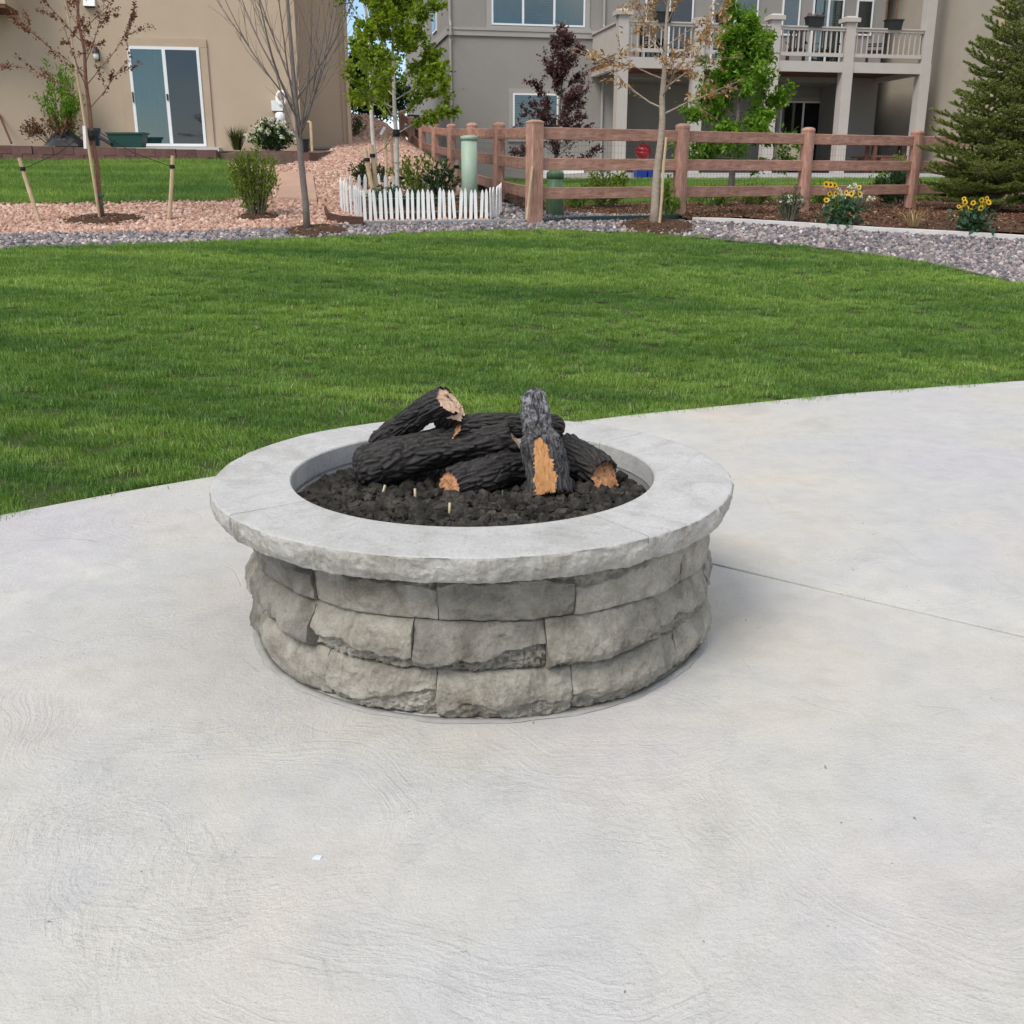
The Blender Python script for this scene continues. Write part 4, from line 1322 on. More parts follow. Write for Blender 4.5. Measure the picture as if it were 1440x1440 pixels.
# overhanging bay at the upper left
s1, z1 = BH.px(16, 14, -0.5)
bay = BH.b('bay', 'beige', bh, -14, s1, -0.9, -0.001, z1 + 0.05, 8.5)
BH.b('soffit', 'soffit', bay, -14, s1 - 0.01, -0.89, -0.002, z1 - 0.02, z1 + 0.048)
s0, z0 = BH.px(193, 205, 0)
s1, _ = BH.px(291, 205, 0)
_, z1 = BH.px(230, 66, 0)
_, z0b = BH.px(250, 206, 0)
dr = BH.window(bh, s0, s1, z0b, z1, -0.002, 'beigetrim', 0.16, 2, True, ('curtain', 'screen'), ('glass', 'glassdark'), name='patio_door')
sm = (s0 + s1) / 2
BH.b('handle', 'black', dr, s0 + 0.012, s0 + 0.04, -0.075, -0.052, z0b + 0.85, z0b + 1.05)
BH.b('handle', 'black', dr, sm - 0.015, sm + 0.02, -0.075, -0.054, z0b + 0.9, z0b + 1.02)
BH.b('step', 'slab', bh, s0 - 0.3, s1 + 0.3, -0.7, 0, bz - 0.1, z0b - 0.03)
# lantern
s_, z_ = BH.px(135, 77, -0.1)
la = thing('wall_lantern', tuple(BH.pt(s_, 0, z_)), 'small black wall lantern beside the patio door', 'lantern')
m = MB(); BH.box(m, s_ - .05, s_ + .05, -.03, 0, z_ - .10, z_ + .12); m.tube([BH.pt(s_, -.02, z_ + .1), BH.pt(s_, -.09, z_ + .15), BH.pt(s_, -.12, z_ + .10)], .012, 6)
m.build('bracket', M['blackmetal'], la)
MB().lathe(BH.pt(s_, -.12, z_ + .03), [(.075, 0), (.07, .02), (.02, .09)], 10).build('hood', M['blackmetal'], la)
MB().lathe(BH.pt(s_, -.12, z_ - .10), [(.035, 0), (.055, .04), (.055, .128)], 10).build('globe', M['bulb'], la, smooth=True)
# vent hood
s_, z_ = BH.px(125, 4, -0.1)
ve = thing('wall_vent', tuple(BH.pt(s_, 0, z_)), 'white dryer vent hood high on the beige wall', 'vent')
m = MB()
m.hexa([BH.pt(s_ - .11, -.14, z_ - .06), BH.pt(s_ + .11, -.14, z_ - .06), BH.pt(s_ + .11, 0, z_ - .06), BH.pt(s_ - .11, 0, z_ - .06), BH.pt(s_ - .11, -.05, z_ + .12), BH.pt(s_ + .11, -.05, z_ + .12), BH.pt(s_ + .11, 0, z_ + .12), BH.pt(s_ - .11, 0, z_ + .12)])
m.build('hood', M['white'], ve)
BH.b('flap', 'black', ve, s_ - .095, s_ + .095, -.10, -.01, z_ - .075, z_ - .0605)
# white hose reel
s_, z_ = BH.px(392, 150, -0.15)
hr = thing('hose_holder', tuple(BH.pt(s_, 0, z_)), 'white wall fixture with a curved hose loop beside the bare tree', 'hose holder')
BH.b('bracket', 'white', hr, s_ - .15, s_ + .08, -.16, 0, z_ - .08, z_ + .12)
MB().lathe(BH.pt(s_ + .01, -.11, z_ - .34), [(.06, 0), (.10, .03), (.10, .20), (.06, .235)], 14).build('canister', M['vinyl'], hr, smooth=True)
m = MB()
m.tube([BH.pt(s_ + .14 * math.cos(t) + 0.02 + .03 * t, -.12 - .03 * math.sin(2 * t), z_ + .14 + .16 * math.sin(t)) for t in [lerp(-1.4, PI + 0.9, k / 18) for k in range(19)]], .034, 8)
m.build('hose', M['vinyl'], hr, smooth=True)
# railing hoop by the corner
a, b = BH.px(434, 172, -0.35), BH.px(441, 225, -0.35)
tp = BH.pt(a[0] + 0.04, -0.35, a[1]); bt = BH.pt(b[0] - 0.02, -0.55, b[1] - 0.1)
tag(MB().tube([tp + Vector((-.2, .3, -.0)), tp + Vector((-.03, .03, .01)), tp, tp.lerp(bt, .5), bt], .028, 8).build('handrail', M['stake']), 'pale bent handrail pole at the corner of the beige house', 'handrail')
# brown pole leaning at the left edge
a, b = BH.px(-2, 160, -0.05), BH.px(14, 201, -0.6)
tag(MB().tube([BH.pt(a[0], -.03, a[1]), BH.pt(b[0], -.5, b[1])], .022, 7).build('pole', M['soffit']), 'thin brown pole leaning on the beige wall at the left edge', 'pole')

# retaining wall of brown blocks
rw0, rw1 = Vector((-12.2, 20.75)), Vector(P(302, 215, 21.5)[:2])
rw = thing('retaining_wall', (rw0.x, rw0.y, 1.95), 'low brown block retaining wall above the neighbouring lawn', 'retaining wall')
d = (rw1 - rw0); L = d.length; d.normalize()
rb = MB().box((0, 0, 0), (0.372, 0.26, 0.145))
RB = rb.mesh('wall_block'); RB.materials.append(M['retain'])
ztop = [P(0, 201, 21).z, P(302, 211, 21.5).z]
for c in range(2):
    n = int(L / 0.38)
    for i in range(n + 1):
        q = rw0 + d * ((i + 0.5 * c) * 0.38)
        if (q - rw0).length > L: continue
        zt_ = lerp(ztop[0], ztop[1], (q - rw0).length / L)
        mw = Matrix.Translation((q.x, q.y + 0.02 * c + U(-.008, .008), zt_ - 0.075 - 0.15 * (1 - c))) @ Matrix.Rotation(math.atan2(d.y, d.x) + U(-.03, .03), 4, 'Z')
        link('wall_block', RB, None, rw, None, mw)
m = MB()
m.hexa([Vector((rw0.x, rw0.y + .13, 1.7)), Vector((rw1.x, rw1.y + .13, 1.7)), Vector((rw1.x, 24.2, 1.7)), Vector((rw0.x, 23.6, 1.7)), Vector((rw0.x, rw0.y + .13, ztop[0] - .02)), Vector((rw1.x, rw1.y + .13, ztop[1] - .02)), Vector((rw1.x, 24.2, ztop[1] + .05)), Vector((rw0.x, 23.6, ztop[0] + .05))])
terr = m.build('terrace', M['soil'], kind='structure')
# small brown planter wall by the corner
pw = [Vector(P(372, 216, 22.0)[:2]), Vector(P(442, 230, 21.0)[:2]), Vector(P(444, 228, 22.0)[:2])]
pwr = thing('planter_wall', (pw[0].x, pw[0].y, 2.0), 'low brown block planter wall under the white flowering bush', 'retaining wall')
for i in range(6):
    a, b = pw[0].lerp(pw[1], i / 6), pw[0].lerp(pw[1], (i + 1) / 6)
    z = lerp(P(372, 212, 22).z, P(442, 216, 21).z, (i + .5) / 6)
    c = (a + b) / 2
    MB().box((c.x, c.y, z - .15), ((b - a).length - .012, .22, .32), Matrix.Rotation(math.atan2((b - a).y, (b - a).x), 3, 'Z')).build('wall_block', M['retain'], pwr)
m = MB()
m.hexa([Vector((pw[0].x - 1.5, pw[0].y, 1.6)), Vector((pw[1].x, pw[1].y + .1, 1.6)), Vector((pw[1].x, 23.6, 1.6)), Vector((pw[0].x - 1.5, 23.5, 1.6)), Vector((pw[0].x - 1.5, pw[0].y, 2.1)), Vector((pw[1].x, pw[1].y + .1, 2.08)), Vector((pw[1].x, 23.6, 2.2)), Vector((pw[0].x - 1.5, 23.5, 2.2))])
m.build('planting_bed', M['soil'], kind='structure')
# tan stone slab path
fp = [GT(388, 246), GT(440, 250), GT(446, 287), GT(392, 283)]
m = MB(); m.hexa([p + Vector((0, 0, -.03)) for p in (fp[3], fp[2], fp[1], fp[0])] + [p + Vector((0, 0, .06)) for p in (fp[3], fp[2], fp[1], fp[0])])
tag(m.build('stone_slab', M['flag']), 'smooth tan stone slab set in the pink gravel behind the bare tree', 'stone slab')

# pots on the terrace
def trough(name, label, c, lx, ly, h, mat, lip=0.03, ang=0):
    root = thing(name, tuple(c), label, 'planter')
    rot = Matrix.Rotation(ang, 3, 'Z')
    def ring(sx, sy, z): return [Vector(c) + rot @ Vector((x * sx / 2, y * sy / 2, z)) for x, y in ((-1, -1), (1, -1), (1, 1), (-1, 1))]
    m = MB(); m.hexa(ring(lx * .82, ly * .8, 0) + ring(lx, ly, h)); m.build('body', M[mat], root)
    m = MB(); m.hexa(ring(lx + lip, ly + lip, h - .03) + ring(lx + lip, ly + lip, h + .002)); m.build('rim', M[mat], root)
    return root
q = P(181, 206, 21.9)
trough('planter_trough', 'dark green plastic planter trough standing below the patio door', (q.x, q.y, P(181, 207, 21.9).z), 0.72, 0.34, 0.27, 'greenpot')
q = P(132, 205, 22.0)
pr = thing('flower_pot', tuple(q), 'blue grey plastic pot behind the red leaved young tree', 'pot')
MB().lathe(q, [(.11, 0), (.15, .30)], 16).build('body', M['bluepot'], pr, smooth=False)
MB().lathe(q + Vector((0, 0, .27)), [(.165, 0), (.165, .06), (.14, .06)], 16).build('rim', M['bluepot'], pr)
q0, q1 = P(60, 203, 21.7), P(120, 203, 21.9)
m = MB()
nn = 16
for i in range(nn + 1):
    for j in range(9):
        x, v = i / nn, j / 8 * PI
        hgt = 0.30 * math.sin(PI * min(1, x * 1.05 + .02)) ** .7 * (1 + .25 * noise.noise(Vector((i * .7, j * .5, 1))))
        m.v.append((lerp(q0.x, q1.x, x), 22.0 - .28 * math.cos(v), q0.z - .03 + hgt * math.sin(v)))
for i in range(nn):
    for j in range(8):
        a = i * 9 + j
        m.f.append((a, a + 9, a + 10, a + 1))
tag(m.build('tarp', M['black']), 'crumpled black plastic heap behind the brown retaining wall', 'tarp')
a, b = P(140, 193, 21.8), P(157, 203, 21.6)
tag(MB().tube([a, b], .035, 8).build('pipe', M['black']), 'short black pipe lying beside the blue grey pot', 'pipe')

# --- grey house with balcony
GH = Frame((-2.02, 36.0), R(11.5))
gz = 1.75
gh = thing('house', tuple(GH.pt(0, 0, gz)), 'grey stucco house with a raised balcony behind the rail fence', 'house')
sR, _ = GH.px(1232, 150, 0)
zov = GH.px(1140, 101, -3.0)[1]
sA_, sC_ = GH.px(866, 170, 0)[0], GH.px(1188, 170, 0)[0]
REC = 2.0
GH.b('wall', 'grey', gh, 0, sR, 0, 13, zov, 9.2)
GH.b('wall', 'grey', gh, 0, sA_, 0, 13, gz - .6, zov - .001)
GH.b('wall', 'grey', gh, sC_, sR, 0, 13, gz - .6, zov - .001)
GH.b('wall', 'grey', gh, sA_, sC_, REC, 12.9, gz - .6, zov - .001)
rm = MB()
rm.hexa([GH.pt(-.6, -.7, 9.2), GH.pt(sR + .6, -.7, 9.2), GH.pt(sR + .6, 13.6, 9.2), GH.pt(-.6, 13.6, 9.2), GH.pt(4, 5.5, 12), GH.pt(sR - 4, 5.5, 12), GH.pt(sR - 4, 7.5, 12), GH.pt(4, 7.5, 12)])
rm.build('roof', M['roof'], gh)
_, zb0 = GH.px(740, 52, -.05)
_, zb1 = GH.px(740, 41.5, -.05)
sDk, _ = GH.px(862, 50, 0)
bd = MB(); GH.box(bd, -.06, sDk + 0.3, -.06, 0.0, zb0, zb1); GH.box(bd, -.06, -.001, 0.001, 13, zb0, zb1); bd.build('band', M['greytrim'], gh)
bd = MB(); GH.box(bd, -.085, sDk + .3, -.085, -.061, zb1 - .06, zb1 + .02); bd.build('band_lip', M['greytrim'], gh)
# corner boards / downspouts
for nm, px_ in (('downspout', 634), ('downspout', 848)):
    sx, _ = GH.px(px_, 100, -.06)
    m = MB()
    m.tube([GH.pt(sx, -.045, gz - .1), GH.pt(sx, -.045, zb0 - .1), GH.pt(sx - .0, -.13, zb0 + .0), GH.pt(sx, -.13, zb1 + .05), GH.pt(sx, -.045, zb1 + .2), GH.pt(sx, -.045, 9.1)], .045, 6)
    m.build('downspout', M['greytrim'], gh)
# triple window upstairs
s0, z0 = GH.px(691, 35, 0); s1, _ = GH.px(822, 38, 0); z1 = z0 + 1.75
GH.window(gh, s0, s1, z0, z1, -.002, 'greytrim', .16, 3, False, ('curtain', 'blind', 'curtain'))
s0, z1 = GH.px(721, 131, 0); s1, _ = GH.px(785, 131, 0); _, z0 = GH.px(750, 193, 0)
GH.window(gh, s0, s1, z0, z1, -.002, 'greytrim', .14, 1, False, 'blind')
# side windows on the shaded flank
m = MB(); GH.box(m, -.05, -.001, 2.6, 3.6, 6.5, 8.2); w_ = m.build('window', M['vinyl'], gh)
m = MB(); GH.box(m, -.062, -.051, 2.68, 3.52, 6.58, 8.12); m.build('pane', M['glassdark'], w_)
# AC louvre box on the flank
m = MB()
for k in range(5): GH.box(m, -.5, -.05, 8.0, 9.6, 3.4 + k * .16, 3.5 + k * .16)
tag(m.build('louvre_unit', M['black']), 'dark slatted unit on the shaded flank of the grey house', 'vent')
# balcony
DT = -3.0
dk = None
sc = [GH.px(x, 70, DT)[0] for x in (876, 983, 1089, 1194, 1304)]
_, zrail = GH.px(1140, 37.5, DT); _, zbot = GH.px(1140, 79, DT); _, zbm1 = GH.px(1140, 86, DT); _, zbm0 = GH.px(1140, 101, DT)
sl, sr = sc[0] - .17, sc[-1] + .17
dkm = MB(); GH.box(dkm, sl + .02, sr - .02, DT + .06, -.001, zbm1 - .16, zbm1 - .02)
dk = dkm.build('balcony', M['soffit'], gh)
m = MB(); GH.box(m, sl + .3, sr - .3, DT - .02, DT + .055, zbm0, zbm1); m.build('beam', M['deckpaint'], dk)
m = MB(); GH.box(m, sl + .03, sl + .2, DT + .2, -.002, zbm0, zbm1); m.build('beam', M['deckpaint'], dk)
m = MB(); GH.box(m, sr - .2, sr - .03, DT + .2, -.002, zbm0, zbm1); m.build('beam', M['deckpaint'], dk)
slabz = GH.px(1140, 243, DT)[1]
for i, s_ in enumerate(sc):
    hw = .17
    ztop_ = 9.0 if i == 4 else zrail + (.16 if i != 1 else .16)
    m = MB()
    b0 = GH.pt
    GH.box(m, s_ - hw, s_ + hw, DT - .06, DT + .28, slabz - .05, zbm1)
    GH.box(m, s_ - hw * .92, s_ + hw * .92, DT - .05, DT + .27, zbm1, ztop_)
    pst = m.build('post', M['deckpaint'], dk)
    if i in (0, 2, 3):
        m = MB(); GH.box(m, s_ - .25, s_ + .25, DT - .13, DT + .36, ztop_, ztop_ + .12)
        zq = ztop_ + .12
        m.hexa([GH.pt(s_ - .22, DT - .10, zq), GH.pt(s_ + .22, DT - .10, zq), GH.pt(s_ + .22, DT + .33, zq), GH.pt(s_ - .22, DT + .33, zq), GH.pt(s_ - .12, DT, zq + .06), GH.pt(s_ + .12, DT, zq + .06), GH.pt(s_ + .12, DT + .22, zq + .06), GH.pt(s_ - .12, DT + .22, zq + .06)])
        m.build('post_cap', M['deckpaint'], dk)
bal = MB().box((0, 0, 0), (.036, .036, 1.0))
BAL = bal.mesh('baluster'); BAL.materials.append(M['deckpaint'])
rz = GH.rot.to_4x4()
for i in range(4):
    a, b = sc[i] + .17, sc[i + 1] - .17
    m = MB(); GH.box(m, a, b, DT - .0, DT + .09, zrail - .10, zrail - .025); GH.box(m, a, b, DT - .03, DT + .12, zrail - .024, zrail + .02); m.build('rail', M['deckpaint'], dk)
    m = MB(); GH.box(m, a, b, DT + .01, DT + .08, zbot, zbot + .11); m.build('rail', M['deckpaint'], dk)
    n = int((b - a) / .175)
    for k in range(n):
        x = lerp(a, b, (k + .5) / n)
        hgt = zrail - .10 - (zbot + .11)
        mw = Matrix.Translation(GH.pt(x, DT + .045, zbot + .11 + hgt / 2)) @ rz @ Matrix.Diagonal((1, 1, hgt, 1))
        link('baluster', BAL, None, dk, None, mw)
# solid side panel at the left end of the balcony
m = MB(); GH.box(m, sl + .05, sl + .15, DT + .28, -.002, zbot - .02, zrail - .04); m.build('side_panel', M['deckpaint'], dk)
m = MB(); GH.box(m, sl + .0, sl + .2, DT + .28, -.002, zrail - .038, zrail + .02); m.build('rail', M['deckpaint'], dk)
# upper doors and windows behind the balcony
zf = zbm1
for (xa, xb, ya, cols, bk, gl) in ((905, 972, 74, 2, 'dark', 'glassdark'), (998, 1062, 74, 2, ('curtain', 'screen'), 'glass'), (1097, 1122, 50, 1, 'screen', 'glass'), (1138, 1181, 74, 2, ('curtain', 'blind'), 'glass'), (1201, 1224, 50, 1, 'screen', 'glass')):
    s0, z0 = GH.px(xa, ya, 0); s1, _ = GH.px(xb, ya, 0)
    z0 = zf + .05 if ya > 60 else z0
    GH.window(gh, s0, s1, z0, zf + 2.3, -.002, None, .1, cols, False, bk, gl)
# door and wall under the balcony
s0, z1 = GH.px(1098, 142, REC); s1, _ = GH.px(1162, 142, REC)
d2 = GH.window(gh, s0, s1, slabz + .02, z1, REC - .002, 'greytrim', .12, 2, True, 'dark', 'glassdark', name='patio_door')
# slab under the balcony
m = MB(); GH.box(m, sc[0] - 1.2, sR + .8, DT - 1.2, -.003, slabz - .4, slabz - .02); GH.box(m, sA_ + .003, sC_ - .003, -.003, REC - .003, slabz - .4, slabz - .02)
tag(m.build('terrace_slab', M['slab']), 'pale concrete terrace slab under the balcony of the grey house', 'slab')
# square light box, left of the balcony
s_, z_ = GH.px(857, 89, -.1)
m = MB(); GH.box(m, s_ - .10, s_ + .10, -.12, -.002, z_ - .11, z_ + .11)
tag(m.build('meter_box', M['deckpaint']), 'small square box on the grey wall left of the balcony', 'box')
# planters on the balcony rail
for k, (px_, fl) in enumerate(((1145, True), (1257, False), (1019, False), (932, False))):
    s_, z_ = GH.px(px_, 30, DT + .04)
    c = GH.pt(s_, DT + .04, zrail - .02)
    lab = ('black rail planter with pink flowers near the middle balcony post', 'black rail planter hanging beside the tall right balcony post', 'black rail planter on the balcony behind the green tree', 'black rail planter on the balcony behind the dry leaved tree')[k]
    r_ = trough('rail_planter', lab, tuple(c), .52, .30, .30, 'black', ang=R(11.5))
    r_['group'] = 'planters on the balcony rail'
    if fl:
        m = MB()
        for _ in range(140): m.leaf(c + Vector((U(-.22, .22), U(-.1, .1), .29 + abs(random.gauss(0, .06)))), rvec(), U(.04, .07), .035)
        m.build('flowers', M['pinkflower'], r_)
        m = MB()
        for _ in range(120): m.leaf(c + Vector((U(-.24, .24), U(-.12, .12), .28 + abs(random.gauss(0, .03)))), rvec(), U(.05, .08), .035)
        m.build('leaves', M['darkgreen'], r_)
# hanging ropes of the right planter
s_, z_ = GH.px(1257, 20, DT + .3)
m = MB()
for dx in (-.15, .2): m.tube([GH.pt(s_ + dx, DT + .5, zrail + .2), GH.pt(s_ + dx, DT + .5, 8.8)], .028, 5)
tag(m.build('swing_chain', M['brownwood']), 'two brown posts standing on the balcony behind the right planter', 'post')

# patio furniture
def chair(c, ang, mat, label, group, name='patio_chair'):
    root = thing(name, tuple(c), label, 'chair', group)
    rt = Matrix.Rotation(ang, 3, 'Z')
    def bx(nm, o, sz): MB().box(Vector(c) + rt @ Vector(o), sz, rt).build(nm, M[mat], root)
    for x in (-.25, .25):
        for y in (-.24, .24): bx('leg', (x, y, .22), (.05, .05, .44))
    bx('seat', (0, 0, .46), (.56, .54, .05))
    for k in range(5): bx('slat', (-.22 + k * .11, .27, .75), (.07, .03, .52))
    bx('back_rail', (0, .27, 1.03), (.56, .04, .05))
    for x in (-.29, .29): bx('armrest', (x, 0, .66), (.06, .52, .04))
for px_, lab in ((915, 'dark patio chair on the balcony behind the dry leaved tree'), (1120, 'dark patio chair on the balcony left of the flowering rail planter'), (1166, 'dark patio chair on the balcony right of the flowering rail planter'), (1232, 'dark patio chair on the balcony near its right end')):
    s_, _ = GH.px(px_, 60, DT + 1.0)
    chair(GH.pt(s_, DT + 1.0, zbm1 - .02), R(U(-160, 200)), 'black', lab, 'dark chairs on the balcony')
# cream wicker loveseat under the balcony
s_, _ = GH.px(1108, 230, DT + .55)
wl = thing('wicker_loveseat', tuple(GH.pt(s_, DT + .5, slabz)), 'cream wicker loveseat with rounded back on the terrace slab', 'loveseat')
m = MB()
for i in range(17):
    t = lerp(-1.25, 1.25, i / 16)
    hgt = .98 * (1 - .28 * abs(t / 1.25) ** 3)
    x, y = .62 * math.sin(t), .3 * (math.cos(t) - .3)
    for off, z in ((0, .12), (0, hgt), (-.09, hgt), (-.09, .12)):
        q = GH.pt(s_ + x * (1 + off * 1.2), DT + .5 - y * (1 + off * 1.2) , slabz + z - .02)
        m.v.append(tuple(q))
for i in range(16):
    for k in range(4):
        a, b = i * 4 + k, i * 4 + (k + 1) % 4
        m.f.append((a, b, b + 4, a + 4))
m.f += [(0, 1, 2, 3), (67, 66, 65, 64)]
m.build('back', M['wicker'], wl, smooth=False)
GH.b('seat', 'wicker', wl, s_ - .5, s_ + .5, DT + .42, DT + .9, slabz + .28, slabz + .42)
for dx in (-.48, .44): GH.b('leg', 'blackmetal', wl, s_ + dx, s_ + dx + .05, DT + .45, DT + .5, slabz - .02, slabz + .28)
# red kettle grill
s_, _ = GH.px(904, 212, DT + .9); _, z_ = GH.px(904, 213, DT + .9)
kg = thing('kettle_grill', tuple(GH.pt(s_, DT + .9, slabz)), 'red round kettle grill under the balcony behind the fence', 'grill')
c = GH.pt(s_, DT + .9, z_)
MB().lathe(c, [(.26, 0), (.25, .07), (.19, .16), (.09, .21), (.02, .22)], 18).build('lid', M['redpaint'], kg, smooth=True)
MB().lathe(c - Vector((0, 0, .26)), [(.05, 0), (.16, .06), (.25, .16), (.26, .255)], 18).build('bowl', M['redpaint'], kg, smooth=True)
MB().tube([c + Vector((-.06, 0, .20)), c + Vector((0, 0, .26)), c + Vector((.06, 0, .20))], .012, 6).build('handle', M['blackmetal'], kg)
for k in range(3):
    t = k * 2.09 + .3
    MB().tube([c + Vector((.12 * math.cos(t), .12 * math.sin(t), -.22)), Vector((c.x + .26 * math.cos(t), c.y + .26 * math.sin(t), slabz - .02))], .014, 6).build('leg', M['blackmetal'], kg)
# blue tubs
for k, px_ in enumerate((900, 916)):
    s_, z_ = GH.px(px_, 249.5, DT - 1.5)
    trough('storage_tub', ('left blue plastic tub behind the middle fence rail', 'right blue plastic tub behind the middle fence rail')[k], tuple(GH.pt(s_, DT - 1.5, z_)), .36, .36, .30, 'bluebin', .02, R(11.5))
# white boxes along the wall foot
for k, (xa, xb) in enumerate(((757, 772), (793, 821))):
    s0, z0 = GH.px(xa, 247, -.3); s1, z1 = GH.px(xb, 235.5, -.3)
    m = MB(); GH.box(m, s0, s1, -.32, -.01, z0 - .3, z1)
    GH.box(m, s0 - .02, s1 + .02, -.34, -.01, z1 + .001, z1 + .03)
    tag(m.build('well_cover', M['white']), ('narrow white window well box at the foot of the grey wall beside the corner post', 'wide white window well box at the foot of the grey wall')[k], 'box')
# brown picnic table at the right under the balcony
s_, _ = GH.px(1246, 230, DT + .9)
pt_ = thing('picnic_table', tuple(GH.pt(s_, DT + .9, slabz)), 'brown wooden picnic table at the right end of the terrace', 'table')
for k in range(4): GH.b('board', 'brownwood', pt_, s_ - .85, s_ + .85, DT + .55 + k * .17, DT + .55 + k * .17 + .16, slabz + .95, slabz + 1.0)
for dx in (-.65, .55):
    for dy in (.6, 1.1): GH.b('leg', 'brownwood', pt_, s_ + dx, s_ + dx + .1, DT + dy, DT + dy + .1, slabz - .02, slabz + .949)
for dy in (.2, 1.5): GH.b('bench_board', 'brownwood', pt_, s_ - .85, s_ + .85, DT + dy, DT + dy + .25, slabz + .5, slabz + .55)
GH.b('brace', 'brownwood', pt_, s_ - .6, s_ + .6, DT + .22, DT + 1.7, slabz + .40, slabz + .498)

# --- taupe house on the right
TH_ = Frame((P(1391, 150, 34).x, 34.0), R(13))
th = thing('house', tuple(TH_.pt(0, 0, 1.7)), 'taupe stucco house at the right behind the spruce', 'house')
TH_.b('wall', 'tan', th, 0, 12, 0, 14, 1.0, 9.5)
TH_.b('corner_trim', 'beigetrim', th, -.03, .14, -.03, .14, 1.1, 9.5)
s0, _ = TH_.px(1432, 50, 0)
TH_.b('corner_trim', 'beigetrim', th, s0, s0 + .12, -.04, -.001, 1.1, 9.5)
rm = MB()
rm.hexa([TH_.pt(-.6, -.7, 9.5), TH_.pt(12.6, -.7, 9.5), TH_.pt(12.6, 14.6, 9.5), TH_.pt(-.6, 14.6, 9.5), TH_.pt(4, 6, 12), TH_.pt(8, 6, 12), TH_.pt(8, 8, 12), TH_.pt(4, 8, 12)])
rm.build('roof', M['roof'], th)
# lower rear wing
TH_.b('wall', 'tan', th, -2.3, 8, 10.5, 16, 1.0, 8.0)
rf = MB(); rf.hexa([TH_.pt(-2.9, 9.9, 8.0), TH_.pt(8, 9.9, 8.0), TH_.pt(8, 16.5, 8.0), TH_.pt(-2.9, 16.5, 8.0), TH_.pt(-2.9, 9.95, 8.25), TH_.pt(8, 9.95, 8.25), TH_.pt(8, 16.4, 10.5), TH_.pt(-2.9, 16.4, 10.5)]); rf.build('roof', M['deckpaint'], th)
# window in the rear wing
s0, z0 = TH_.px(1262, 176, 10.5); s1, z1 = TH_.px(1278, 148, 10.5)
TH_.window(th, s0, s1, z0 - .6, z1, 10.498, 'tan', .2, 2, False, 'dark', 'glassdark')

# ------------------------------------------------------------------ vegetation
random.seed(21)
def bpath(p, d, L, n=6, wob=0.12, up=0.0):
    p = Vector(p); d = d.normalized()
    out = [p.copy()]
    for i in range(n):
        d = (d + rvec() * wob + Vector((0, 0, up))).normalized()
        p = p + d * (L / n)
        out.append(p.copy())
    return out
def along(path, u):
    x = u * (len(path) - 1)
    i = min(int(x), len(path) - 2)
    return path[i].lerp(path[i + 1], x - i), (path[i + 1] - path[i]).normalized()
def taper(r0, r1, n): return [lerp(r0, r1, i / n) for i in range(n + 1)]
def hdir(az, el): return Vector((math.cos(az) * math.cos(el), math.sin(az) * math.cos(el), math.sin(el)))
def tree(name, label, base, top, r0, leaf=None, trunkmat='trunkgrey', first=0.35, nb=16, el=(0.5, 1.0), blen=(1.0, 0.4), twigs=5, leaves=0, lsize=(0.05, 0.08), lw=0.6, spread=0.10, upc=0.05, br=0.35, clump=0.0, group=None, shape=None, wob=0.10, twl=0.4):
    base, top = Vector(base), Vector(top)
    root = thing(name, tuple(base), label, 'tree', group)
    H = (top - base).length
    n = 12
    tp = [base.lerp(top, i / n) + (rvec() * 0.006 * H * (0 < i < n) * min(1, i / 4)) for i in range(n + 1)]
    tp[0] = base - Vector((0, 0, 0.05))
    tm = MB()
    tm.tube(tp, [r0 * (1.25 if i == 0 else 1) * (1 - 0.86 * (i / n) ** 1.1) for i in range(n + 1)], 9)
    lm = MB()
    twig_paths = []
    for b in range(nb):
        u = first + (1 - first) * ((b + U(0, .8)) / nb) * 0.97
        p, td = along(tp, u)
        az = b * 2.399 + U(-.4, .4)
        v = (u - first) / (1 - first)
        L = lerp(blen[0], blen[1], v) * U(.75, 1.15) * (shape(v) if shape else 1)
        e = lerp(el[0], el[1], v) + U(-.15, .15)
        bp = bpath(p, hdir(az, e), L, 7, wob, upc)
        rb_ = r0 * (1 - 0.8 * u) * br
        tm.tube(bp, taper(max(rb_, .004), .002, 7), 5, False)
        twig_paths.append(bp)
        for k in range(twigs):
            q, bd_ = along(bp, U(.25, .95))
            tw = bpath(q, (bd_ + rvec() * .8).normalized(), L * twl * U(.5, 1.1), 4, wob * 1.4, upc)
            tm.tube(tw, taper(max(rb_ * .4, .0028), .0015, 4), 4, False)
            twig_paths.append(tw)
    tm.build('trunk', M[trunkmat], root, smooth=True)
    if leaves:
        for i in range(leaves):
            bp = random.choice(twig_paths)
            q, bd_ = along(bp, U(.15, 1.0) ** .8)
            if clump and noise.noise(q * clump) < -0.12 and random.random() < .8: continue
            d = (bd_ * .5 + rvec() + Vector((0, 0, -.15))).normalized()
            l = U(*lsize)
            lm.leaf(q + rvec() * abs(random.gauss(0, spread)), d, l, l * lw, (Vector((0, 0, 1)) + rvec() * .8))
        lm.build('crown', M[leaf], root)
    return root
def vtop(px, py, Y, b):
    q = P(px, py, Y)
    return Vector((q.x, Y, q.z))
# young red leaved tree at the left
b = GT(144, 312)
tree('young_tree', 'young tree with sparse red brown leaves in the pink gravel', b, Vector((b.x + .0, b.y, b.z + 3.9)), .032, 'redleaf', 'trunkred', .33, 26, (.55, .95), (1.15, .45), 4, 6000, (.024, .042), .7, .022, .03, .30)
